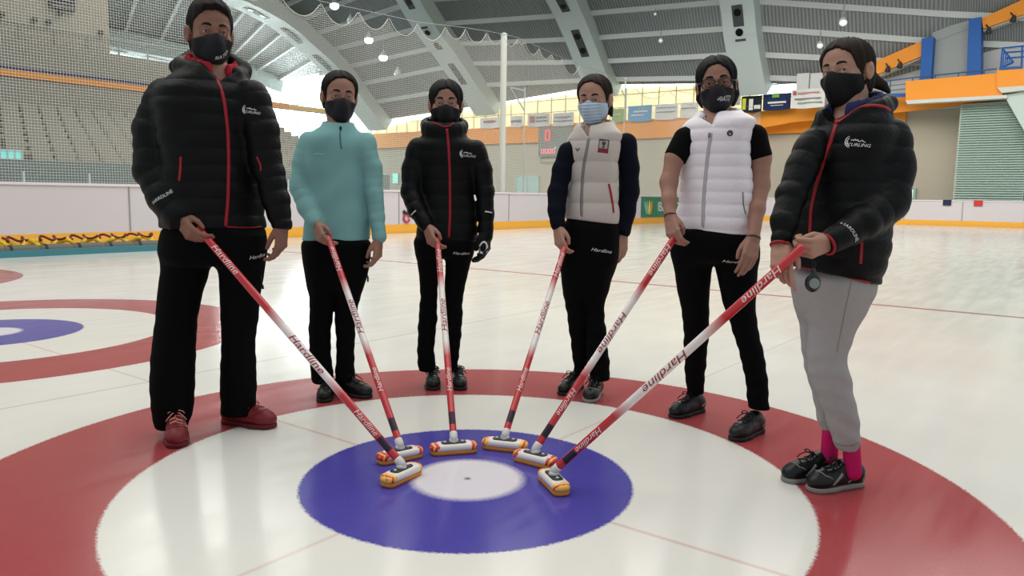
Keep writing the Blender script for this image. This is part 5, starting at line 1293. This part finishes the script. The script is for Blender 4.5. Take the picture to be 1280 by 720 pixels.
logo(s, jk, (582, 193), .68, jo, -.05)
for px, tl in (((516.5, 266), .7), ((611, 265), -.15)):
    V2, F2 = stroke([(-.02, 0), (0, 0), (.02, .0)], .006); print_on(s, 'sleeve_mark', jk, px, V2, F2, M_print, jo, tl, Y=4.1)
torso_core(s, tr, .02, .6, .78)
ga, gp = stand_collar(s, s.p(556, 151, .012), .068, .064, .011, .0, .9, 2.6, .02); go = s.mesh('neck_gaiter', ga, bounds(gp, .06), .005, MATS['black_tee_cloth'])
for px, tl, txt in (((536.5, 147), -.75, 'AEST'), ((572, 148), .9, 'A')):
    V2, F2 = text2d(txt, .030, 0, 1.0, 1); print_on(s, 'lettering', jk, px, V2, F2, M_print, jo, tl, .002, Y=4.05)
pf = pants_field(s, [(294, 524, 594), (303, 518.5, 594), (312, 519.5, 592), (320, 521, 590)],
    [leg([(312, 519.5, 553), (330, 522, 551), (350, 524.5, 548), (372, 525.5, 546.5), (400, 523, 546.5), (430, 522, 543), (446, 521.5, 543), (455, 522, 545), (463, 524, 543)], 0, .04),
     leg([(312, 556.5, 592), (330, 557, 588), (350, 556, 583), (372, 555.5, 578.5), (400, 556, 578), (430, 559, 575.5), (448, 560, 573), (464, 560, 572)], 0, .04)], .72, 1.0, .003)
R2 = s.rows([(285, 510, 600), (470, 515, 580)], .9); po = s.mesh('trousers', pf, bbox_rows(R2, .12), .006, M_pnt)
V2, F2 = HL(.021, 1.3); print_on(s, 'lettering', pf, (577, 317), V2, F2, M_print, po, -.05)
h, t = dirshoe((541, 482), (.12, -1), .25); shoe(s, h, t, .25, upper=M_shb, sole=M_sole, lace=M_lace)
h, t = dirshoe((573, 482), (.18, -1), .25); shoe(s, h, t, .25, upper=M_shb, sole=M_sole, lace=M_lace)
build_head(s, (557.3, 129.5), -.04, 1.05, .0, .06, 0, dict(th=.009, off=.056, k=2.2, wx=.35, low=-.09, part=0.0, ears=False), dict(rgb=(22, 22, 25), top=-.012), SK2, H_blk)
s.body.u(chain([s.W((0, -.03, -.06)), s.p(556, 172, .02)], [.050, .054]), .03)
w = Pa[-1] + unit(Pa[-1] - Pa[-2]) * .02; d = s.p(541, 305, -.20) - s.p(534, 286, -.15)
hx, hm = hand(s, w, d, (.8, .5, 0), (.6, -.7, .4), .90, ((18, 38, 26), (30, 45, 30), (38, 50, 32), (44, 52, 34)), [(.020, .015, .012), (.038, .045, .020), (.044, .076, .028), (.036, .102, .034)])
top3 = w + unit(d) * .074 + hm * .028 + hx * .014
w = Pl[-1] + unit(Pl[-1] - Pl[-2]) * .012; d = s.p(606.5, 310, -.08) - w
sv = s.body; s.body = Field().u(chain([w - unit(d) * .03, w + unit(d) * .02], [.036, .034]), 0)
hand(s, w, d, (-1, .3, 0), (-.4, -1, 0), .96, ((18, 30, 24), (24, 34, 26), (28, 38, 28), (32, 40, 30)), [(.020, .015, .012), (.036, .046, .022), (.034, .074, .032), (.026, .098, .042)])
gl = s.body; s.body = sv; s.body.u(gl, 0); gf = lambda P: gl(P) - .0035
go = s.mesh('glove', gf, bounds([w - unit(d) * .05, w + unit(d) * .25], .09), .0045, M_blk); go['label'] = 'black glove with a white ring'
V2, F2 = stroke([(.020 * math.cos(t), .030 * math.sin(t)) for t in np.linspace(-.4, 5.2, 22)], .010); print_on(s, 'ring_print', gf, (604, 309), V2, F2, M_print, go, -.25, .0012, Y=4.08)
s.ext = list(Pa + Pl + s.hp) + [w, top3, s.p(556, 300), s.p(540, 318, -.28), s.p(600, 330, -.14)]
finish(s, SK2, 0)

# ================================================================== fourth: grey vest, surgical mask
s = Person(4.06, 'girl in grey padded vest with navy sleeves and blue surgical mask, third from right', gnd(735, 492))
tr = [(284, 704.5, 773), (272, 704.8, 773), (262, 705.5, 773), (244, 708, 772), (226, 711, 772), (210, 708.5, 772), (192, 706, 773), (176, 708, 776), (167, 714, 777), (160, 722, 770), (154, 730, 762)]
ra = [(710, 190, 0, 12.5), (702, 213, -.01, 11.5), (697, 240, -.03, 12), (696, 262, -.07, 11), (697, 281, -.10, 9)]
la = [(782, 180, .02, 14), (786, 210, .03, 13), (786, 240, .03, 12.5), (783, 264, .02, 11.5), (779, 288, 0, 10)]
R = s.rows(tr, .68, -.42); ve = Field().u(loft(R, -.42 + s.az, 2.25, (.105, .009, .03, .1), .012, .02), 0); Pa, r1 = s.ch(ra); Pl, r2 = s.ch(la)
slv = Field().u(loft([(z, x, y, a * .9, b * .9) for z, x, y, a, b in R], -.42 + s.az), 0)
for P, r in ((Pa, r1), (Pl, r2)): slv.u(sleeve(P, r, .03, (.06, .002, 0)), .03); s.body.u(chain(P, [q * .62 for q in r]), .02)
slv.disp(fold(.0018))
nk = ell(s.p(741, 146, .01), (.060, .062, .085)); slv.cut(nk, .01); slv.cut(vcut(s, (736, 173), (722, 742), 148), .008)
s.mesh('pullover', slv, bbs(bbox_rows(R), bounds(Pa + Pl, .1)), .006, M_navy)
ve.cut(hemcut(s, (704, 273), (773, 281)), .010)
cf, cp = stand_collar(s, s.p(744, 157, .02), .088, .084, .022, -.35, .12, 1.9, .05, .0, .0); ve.u(cf, .02); ve.cut(ell(s.p(743, 144, .0), (.068, .070, .10)), .012); ve.cut(vcut(s, (736, 172), (723, 740), 147), .006)
vo = s.mesh('vest', ve, bbox_rows(R, .12), .006, M_gvest)
strip_on(s, 'zip', ve, [(736, 172), (734, 185), (730, 205), (728, 225), (727, 250), (727, 278)], .0085, M_zipg, vo, .35)
strip_on(s, 'pocket_zip', ve, [(761, 230), (763.5, 242), (766, 256), (767, 266)], .0065, M_red, vo, .5)
def rectp(w, h): return np.array([(-w, -h), (w, -h), (w, h), (-w, h)], float) / 2
def grid(w, h, k=6):
    V = np.array([(-w / 2 + w * i / k, -h / 2 + h * j / k) for j in range(k + 1) for i in range(k + 1)]); return V, [(j * (k + 1) + i, j * (k + 1) + i + 1, (j + 1) * (k + 1) + i + 1, (j + 1) * (k + 1) + i) for j in range(k) for i in range(k)]
V2, F2 = grid(.052, .068); print_on(s, 'badge', ve, (754.5, 182.5), V2, F2, mat('badge_dark', (70, 58, 60), .6), vo, -.1, .001)
V2, F2 = grid(.042, .042); print_on(s, 'badge_field', ve, (754.5, 180.5), V2, F2, mat('badge_pale', (164, 152, 146), .6), vo, -.1, .002)
V2, F2 = grid(.046, .013, 3); print_on(s, 'badge_band', ve, (754.7, 188.8), V2, F2, M_red, vo, -.1, .002)
V2, F2 = stroke([(0, .016), (0, .004), (0, -.008), (0, -.016)], [.022, .018, .004, .018]); print_on(s, 'badge_cup', ve, (754.5, 181), V2, F2, MATS['badge_dark'], vo, -.1, .003)
V2, F2 = stroke([(-.012, .006), (0, -.008), (.012, .006)], [.006, .008, .006]); print_on(s, 'emblem', ve, (722, 186.5), V2, F2, MATS['badge_dark'], vo, 0, .002)
torso_core(s, tr, -.42, .62, .78)
pf = pants_field(s, [(272, 709, 770), (283, 704, 773), (300, 702.5, 773), (325, 701.5, 771), (345, 703, 764), (372, 705, 757)],
    [leg([(330, 701.5, 741), (360, 704.5, 739), (390, 708, 736), (417, 712, 736), (440, 715, 736), (458, 717, 735), (468, 718, 734)], 0, .07),
     leg([(330, 735, 769), (355, 733, 761), (380, 731, 755), (395, 732, 755.5), (417, 733, 758.5), (440, 734, 760), (458, 735, 762.5), (474, 737, 762)], 0, -.04)], .74, 1.0, .0035, -.3)
R2 = s.rows([(265, 695, 780), (480, 700, 770)], .9); po = s.mesh('trousers', pf, bbox_rows(R2, .12), .006, M_pnt)
V2, F2 = HL(.024, 1.3); print_on(s, 'lettering', pf, (752, 313.5), V2, F2, M_print, po, -.13)
h, t = dirshoe((714, 489), (-.5, -.86), .25); shoe(s, h, t, .25, upper=M_shb, sole=M_sole, lace=M_lace)
h, t = dirshoe((742, 497), (-.32, -.95), .25); shoe(s, h, t, .25, upper=M_shb, sole=MG, lace=M_lace)
build_head(s, (737, 125.5), -.05, 1.03, -.30, .16, .02, dict(th=.008, off=.022, k=1.6, wx=.25, low=-.08, extra=[([(.055, -.03, .0), (.075, -.02, -.05), (.078, -.02, -.085)], [.018, .013, .006], .02), ([(0, -.11, -.03), (0, -.12, -.09)], [.035, .025], .02)]), dict(rgb=(174, 192, 208), top=-.008, side=.26, tent=.95, pleat=1, thick=.006), SK3, H_br2)
s.body.u(chain([s.W((0, -.03, -.06)), s.p(741, 168, .02)], [.050, .056]), .03)
w = Pa[-1] + unit(Pa[-1] - Pa[-2]) * .02; d = s.p(702, 309, -.155) - s.p(698, 287, -.115)
hx, hm = hand(s, w, d, (.75, .6, 0), (.6, -.7, .3), .90, ((20, 42, 28), (30, 48, 32), (38, 52, 34), (44, 54, 36)), [(.020, .015, .012), (.038, .045, .020), (.042, .074, .028), (.032, .100, .034)])
top4 = w + unit(d) * .078 + hm * .028 + hx * .014
w = Pl[-1] + unit(Pl[-1] - Pl[-2]) * .02; d = s.p(776, 316, -.02) - w
hand(s, w, d, (-.5, .8, 0), (-1, -.3, 0), .90, ((14, 20, 16), (16, 24, 18), (20, 26, 20), (22, 28, 20)), [(.020, .015, .012), (.036, .046, .020), (.036, .074, .030), (.030, .098, .038)])
s.ext = list(Pa + Pl + s.hp) + [w, top4, s.p(738, 300), s.p(700, 322, -.24), s.p(775, 332, -.1)]
finish(s, SK3, 0)

# ================================================================== fifth: white vest, glasses
s = Person(3.48, 'girl in white padded vest and glasses with bare forearms, second from right', gnd(895, 534))
tr = [(296, 845, 937), (286, 844.8, 938), (276, 844.5, 939), (252, 850, 940), (231, 851, 939), (206, 852, 936), (185, 851, 935), (170, 851, 936), (158, 853.5, 940), (149, 861, 943), (142, 873, 930)]
ra = [(856, 174, .02, 15), (843, 198, .0, 12.2), (836, 228, -.03, 10.5), (836.5, 250, -.08, 8.8), (838, 272, -.13, 7.0)]
la = [(943, 172, -.02, 16), (951, 198, -.03, 13.2), (950, 232, -.06, 11.6), (946, 262, -.12, 9.6), (941.5, 299, -.19, 7.4)]
R = s.rows(tr, .66, -.42); ve = Field().u(loft(R, -.42 + s.az, 2.3, (.0545, .0052, .01, .1), .010, .02), 0); Pa, r1 = s.ch(ra); Pl, r2 = s.ch(la)
tee = Field().u(loft([(z, x, y, a * .9, b * .9) for z, x, y, a, b in R], -.42 + s.az), 0)
for P, r in ((Pa, r1), (Pl, r2)):
    tee.u(sleeve(P[:2], [r[0], r[1] * 1.12], 0, None), .03); s.body.u(chain(P, [r[0] * .75, r[1] * .93] + r[2:], .02), .02)
tee.disp(fold(.0018))
tee.cut(ell(s.p(896, 132, .01), (.070, .058, .085)), .01); tee.cut(vcut(s, (893, 160), (862, 910), 128), .008)
s.mesh('tee_shirt', tee, bbs(bbox_rows(R), bounds(Pa[:2] + Pl[:2], .1)), .006, M_tee)
ve.cut(hemcut(s, (846, 290), (937, 294)), .010)
cf, cp = stand_collar(s, s.p(899, 143, .02), .088, .084, .017, -.25, .22, 2.4, .045); ve.u(cf, .02); ve.cut(ell(s.p(899, 130, .0), (.072, .070, .10)), .012)
ve.cut(vcut(s, (892, 157), (866, 903), 130), .008)
vo = s.mesh('vest', ve, bbox_rows(R, .12), .006, M_wvest)
strip_on(s, 'zip', ve, [(889, 166), (886.5, 180), (884, 200), (882, 220), (880, 242), (879, 268), (878.5, 293)], .0085, M_zipw, vo, .35)
strip_on(s, 'zip_pull', ve, [(887.5, 166), (886.8, 172)], .0075, M_zipg, vo, .6, 8)
strip_on(s, 'pocket_seam', ve, [(928.5, 240), (929, 255), (932, 268)], .0035, M_zipg, vo, .4)
V2, F2 = stroke([(.010 * math.cos(t), .010 * math.sin(t)) for t in np.linspace(0, 6.2, 18)], .006); print_on(s, 'emblem', ve, (912.5, 166.5), V2, F2, MATS['badge_dark'], vo, 0, .002)
V2, F2 = stroke([(-.007, -.004), (0, .006), (.007, -.004)], .005); print_on(s, 'emblem', ve, (912.5, 166.5), V2, F2, MATS['badge_dark'], vo, 0, .002)
torso_core(s, tr, -.42, .6, .76)
pf = pants_field(s, [(284, 848, 936), (296, 841, 941), (310, 840, 945), (319, 841, 946.5), (326, 842, 946)],
    [leg([(318, 840.5, 891), (340, 843.5, 889), (362, 846.5, 886.5), (382, 851, 886), (405, 854.5, 886), (430, 855, 884.5), (458, 856, 882), (480, 857.5, 880), (492, 859, 879)], .02, .22),
     leg([(318, 893, 946), (340, 895.5, 946), (362, 900.5, 945), (382, 904.5, 943.5), (405, 913.5, 946), (430, 921, 951.5), (458, 929, 957.5), (485, 933.5, 960), (510, 935.5, 961)], -.02, -.09)], .74, 1.0, .003, -.3)
R2 = s.rows([(278, 830, 955), (515, 845, 970)], 1.1); po = s.mesh('trousers', pf, bbox_rows(R2, .16), .006, M_pnt)
V2, F2 = HL(.024, 1.35); print_on(s, 'lettering', pf, (919, 327.5), V2, F2, M_print, po, .0)
h, t = dirshoe((859, 518), (-.78, -.62), .25); shoe(s, h, t, .25, upper=M_shb, sole=M_sole, lace=M_lace, stripes=[((-.115, .055), (-.075, .04))])
h, t = dirshoe((934, 545), (-.72, -.69), .255); shoe(s, h, t, .255, upper=M_shb, sole=M_sole, lace=M_lace, stripes=[((-.115, .055), (-.075, .04))])
build_head(s, (896, 104), -.05, 1.03, .02, .05, .09, dict(th=.009, off=.046, k=2.0, wx=.45, low=-.09, part=.0, ears=False, extra=[([(.066, -.01, -.01), (.078, -.015, -.045), (.066, -.03, -.085)], [.020, .017, .010], .02), ([(-.066, -.01, -.01), (-.076, -.02, -.05), (-.064, -.03, -.08)], [.018, .014, .008], .02)]), dict(rgb=(34, 32, 36), top=-.014), SK2, H_blk, True)
Vm, Fm = text2d('#ATD', .030, .15, 1.0, 1); print_on(s, 'lettering', s.mask_f, (907, 123.5), Vm, Fm, M_print, s.root, .2, .0008, Y=3.42)
V2, F2 = stroke([(-.03, 0), (.03, 0)], .002); print_on(s, 'lettering_line', s.mask_f, (908, 129), V2, F2, M_print, s.root, .25, .0008, Y=3.42)
s.body.u(chain([s.W((0, -.03, -.06)), s.p(895, 156, .02)], [.050, .056]), .03)
w = np.array(Pa[-1]); d = s.p(843, 297, -.19) - w
hx, hm = hand(s, w, d, (.75, .6, 0), (.6, -.7, .3), .90, ((22, 48, 30), (32, 52, 34), (40, 54, 36), (46, 56, 36)), [(.020, .015, .012), (.036, .045, .020), (.038, .070, .030), (.024, .090, .040)])
top5 = w + unit(d) * .062 + hm * .028 + hx * .014
ring_end(s, 'bracelet', w + np.array([0, 0, .006]), Pa[-1] - Pa[-2], r1[-1] + .002, mat('bracelet_red', (90, 30, 36), .6), .0028)
w = np.array(Pl[-1]); d = s.p(935.5, 326, -.235) - w
hand(s, w, d, (-.35, .9, 0), (-1, -.25, 0), .92, ((16, 22, 16), (18, 24, 18), (20, 26, 20), (22, 28, 20)), [(.020, .012, .012), (.038, .045, .018), (.044, .076, .024), (.042, .104, .028)])
ring_end(s, 'bracelet', w + np.array([0, 0, .004]), Pl[-1] - Pl[-2], r2[-1] + .0025, mat('bracelet_bead', (70, 62, 52), .4), .0036)
s.ext = list(Pa + Pl + s.hp) + [w, top5, s.p(895, 300), s.p(842, 314, -.28), s.p(932, 348, -.24)]
finish(s, SK2, 0)

# ================================================================== sixth: black padded jacket, grey sweatpants
s = Person(2.778, 'girl in black padded jacket, grey sweatpants and pink socks at far right', gnd(1040, 608))
tr = [(360, 996, 1093), (345, 994, 1096), (330, 990, 1100), (300, 991, 1106), (270, 996, 1108), (240, 1001, 1108), (210, 1004, 1108), (185, 1005, 1112), (168, 1009, 1114), (155, 1018, 1112), (144, 1030, 1106), (136, 1042, 1094)]
ra = [(1016, 180, -.06, 20), (1001, 214, -.10, 19), (989, 246, -.14, 18), (980, 276, -.19, 16), (976.5, 298, -.22, 13)]
la = [(1110, 172, -.03, 27), (1117, 213, -.07, 25.5), (1110, 254, -.11, 25), (1077, 280, -.19, 20.5), (1040, 301, -.24, 16)]
YW = -.72
R = s.rows(tr, .80, YW); jk = Field().u(loft(R, YW + s.az, 2.3, (.0655, .0062, .0, .1), .012, .02), 0); Pa, r1 = s.ch(ra); Pl, r2 = s.ch(la)
jk.cut(hemcut(s, (992, 333), (1092, 355)), .012)
for P, r in ((Pa, r1), (Pl, r2)): jk.u(sleeve(P, r, .028, (.062, .0055, 0)), .022); s.body.u(chain(P, [q * .6 for q in r]), .02)
jk.disp(fold(.0022))
cf, cp = stand_collar(s, s.p(1066, 134, .0), .100, .098, .026, YW, .35, 1.7, .05); jk.u(cf, .02)
jk.u(chain([s.p(1060, 131, .14), s.p(1092, 126, .10), s.p(1110, 130, .03), s.p(1106, 140, -.05)], [.026, .030, .026, .018], .03), .025)
jk.cut(ell(s.p(1064, 118, -.015), (.080, .080, .105)), .012); jk.cut(vcut(s, (1047, 153), (1038, 1078), 130), .008)
jo = s.mesh('jacket', jk, bbs(bbox_rows(R), bounds(Pa + Pl, .12)), .006, M_blk)
ln, lp = stand_collar(s, s.p(1068, 126.5, .0), .086, .084, .015, YW, .55, 2.4, .05); s.mesh('hood_lining', ln, bounds(lp, .06), .005, mat('navy_lining', (34, 38, 76), .75, .2), jo)
strip_on(s, 'zip', jk, [(1046, 152), (1043, 162), (1039, 174), (1033, 192), (1027, 210), (1020, 234), (1014, 262), (1012.5, 292)], .0072, M_red, jo, .4)
strip_on(s, 'collar_piping', jk, [(1046.5, 153), (1045, 146), (1040, 138), (1036, 134)], .010, M_red, jo, .35)
strip_on(s, 'collar_piping', jk, [(1047, 153), (1056, 147), (1066, 139), (1076, 133), (1092, 131.5), (1104, 133), (1113, 138)], .0055, M_red, jo, .4)
strip_on(s, 'pocket_zip', jk, [(1077, 303), (1076.5, 316), (1075.5, 330)], .0055, M_red, jo, .5)
strip_on(s, 'hem_piping', jk, [(993, 332.5), (1005, 335), (1020, 338)], .004, M_red, jo, .5)
strip_on(s, 'hem_piping', jk, [(1064, 348), (1076, 350.5), (1087, 353)], .004, M_red, jo, .5)
logo(s, jk, (1068, 178.5), .64, jo, -.08)
V2, F2 = text2d('HARDLINE', .016, 0, 1.05, 1); print_on(s, 'lettering', jk, (1065, 288.5), V2, F2, M_print, jo, -.95, Y=2.62)
torso_core(s, tr, YW, .7, .76)
for P, r in ((Pa, r1), (Pl, r2)): ring_end(s, 'cuff_trim', P[-1] + unit(P[-1] - P[-2]) * .027, P[-1] - P[-2], r[-1] * .84, M_red, .005, jo)
pf = pants_field(s, [(338, 1000, 1090), (350, 994, 1090), (365, 995, 1086), (382, 997, 1079), (396, 999, 1073)],
    [leg([(365, 994, 1032), (406, 1000, 1030), (440, 1003, 1026), (462, 1006, 1028), (480, 1013, 1032), (505, 1018, 1042), (530, 1024, 1045), (540, 1029, 1046), (548, 1031, 1046)], .06, .06),
     leg([(365, 1018, 1086), (385, 1015, 1078), (406, 1013, 1070), (430, 1011, 1061.5), (450, 1010, 1056), (466, 1011.5, 1061), (492, 1021, 1066), (515, 1030, 1071), (535, 1037, 1074), (548, 1041, 1075), (557, 1043, 1073), (562, 1047, 1071)], -.02, -.05)], .80, 1.02, .0030, YW)
R2 = s.rows([(330, 985, 1100), (565, 1000, 1085)], 1.0); po = s.mesh('sweatpants', pf, bbox_rows(R2, .14), .0055, M_sweat)
strip_on(s, 'seam', pf, [(1064, 352), (1058, 380), (1052, 410), (1046, 440)], .0018, MG, po, .4)
strip_on(s, 'ankle_hem', pf, [(1043, 553), (1052, 556.5), (1064, 557), (1073, 553)], .003, MG, po, .4)
for (a, b, dy) in (((1038, 540), (1036.5, 570), .055), ((1064, 552), (1066, 590), -.05)):
    f = Field().u(chain([s.p(*a, dy), s.p(*b, dy)], [.030, .031]), 0); s.mesh('sock', f, bounds([s.p(*a, dy), s.p(*b, dy)], .06), .005, M_pink)
h, t = dirshoe((1012, 598.5), (-.95, -.3), .25); shoe(s, h, t, .25, upper=M_shb, sole=MG, lace=M_lace, stripes=[((-.08, .075), (-.03, .03)), ((.0, .07), (.05, .03))])
h, t = dirshoe((1044, 610), (-.94, -.34), .255); shoe(s, h, t, .255, upper=M_shb, sole=MG, lace=M_lace, stripes=[((-.09, .075), (-.03, .03)), ((.0, .07), (.05, .03)), ((-.115, .06), (-.1, .03))])
build_head(s, (1043, 89.5), -.02,   .97, -.50, .06, .07, dict(th=.008, off=.038, k=1.75, wx=.15, low=-.075, extra=[([(.02, -.10, -.01), (.045, -.115, -.035), (.06, -.135, -.05), (.075, -.15, -.075)], [.030, .024, .019, .008], .02)]), dict(rgb=(18, 18, 20), top=-.008, side=.25, tent=1.08), SK3, H_br2, gaze=.45)
s.body.u(chain([s.W((0, -.03, -.06)), s.p(1066, 146, .0)], [.048, .056]), .03)
w = Pa[-1] + unit(Pa[-1] - Pa[-2]) * .025; A6 = s.p(1005, 308, -.325); B6 = gnd(690, 604) + np.array([0, 0, .06]); ax6 = unit(B6 - A6)
d = s.p(977, 331, -.275) - w
hand(s, w, d, (.5, .5, .5), (.8, -.5, .3), .92, ((10, 18, 12), (34, 52, 34), (42, 56, 38), (46, 58, 40)), [(.020, .010, .012), (.040, .036, .018), (.050, .064, .022), (.050, .092, .024)])
w = Pl[-1] + unit(Pl[-1] - Pl[-2]) * .02; d = s.p(1012, 311, -.29) - w
hand(s, w, d, (-.1, .7, -.6), (0, -.3, 1), .92, ((52, 72, 50), (56, 76, 52), (58, 78, 52), (60, 78, 52)), [(.022, .020, .014), (.036, .054, .022), (.030, .084, .030), (.016, .104, .040)])
s.ext = list(Pa + Pl + s.hp) + [w, A6, s.p(1040, 340), s.p(960, 350, -.35), s.p(1000, 345, -.4)]
finish(s, SK3, 0)
# stopwatch hanging from her hand
q = s.p(1016, 353, -.30); sw = thing('stopwatch', tuple(q), 'black stopwatch hanging on a cord from the hands of the girl at right', 'stopwatch')
mb = MB(); f = Field().u(ell(q, (.024, .011, .031)), 0).u(ell(q - np.array([0, 0, .004]), (.022, .011, .024)), .01).u(chain([q + np.array([0, 0, .028]), q + np.array([0, 0, .040])], [.008, .007]), .006)
link('case', sdf_mesh('case', f, q - .06, q + .06, .003), sw, mat('stopwatch_black', (22, 22, 24), .3, .5))
mb.lathe(q + np.array([0, -.0125, -.002]), [(.0165, 0), (.0165, .0025), (.015, .003)], 20, (0, -1, .05)); mb.build('dial', mat('lcd_grey', (128, 138, 132), .3), sw)
mb = MB(); k_ = s.p(1016.5, 326, -.29); mb.tube(resample([q + np.array([0, 0, .038]), q + np.array([.006, 0, .055]), k_ + np.array([.006, 0, 0])], 8), .0026, 6); mb.tube(resample([q + np.array([0, 0, .038]), q + np.array([-.004, 0, .055]), k_ + np.array([-.002, 0, 0])], 8), .0026, 6); mb.build('cord', M_lace, sw)

# ------------------------------------------------------------------ the six brooms
def head_dir(a, b): v = gnd(*b) - gnd(*a); return v
broom(1, top1, gnd(502, 600), head_dir((485, 606), (519, 590)), 'red and white broom held by the tall man, head nearest left front', .40, .70, False)
broom(2, top2, gnd(500, 575), head_dir((474, 581), (526, 570)), 'red and white broom held by the girl in teal pullover', .28, .60, True, -1)
broom(3, top3, gnd(567, 566), head_dir((540, 567), (596, 563)), 'red and white broom held by the dark-haired girl in black jacket, third from left', .26, .62, True, -1)
broom(4, top4, gnd(631, 562), head_dir((604, 558), (659, 564)), 'red and white broom held by the girl in grey vest', .26, .62, False, -1)
broom(5, top5, gnd(669, 580), head_dir((644, 573), (694, 586)), 'red and white broom held by the girl in white vest and glasses', .30, .66, True, 1)
broom(6, A6, gnd(692, 609), head_dir((682, 597), (703, 618)), 'red and white broom held with both hands by the girl at far right', .32, .70, False, 1)
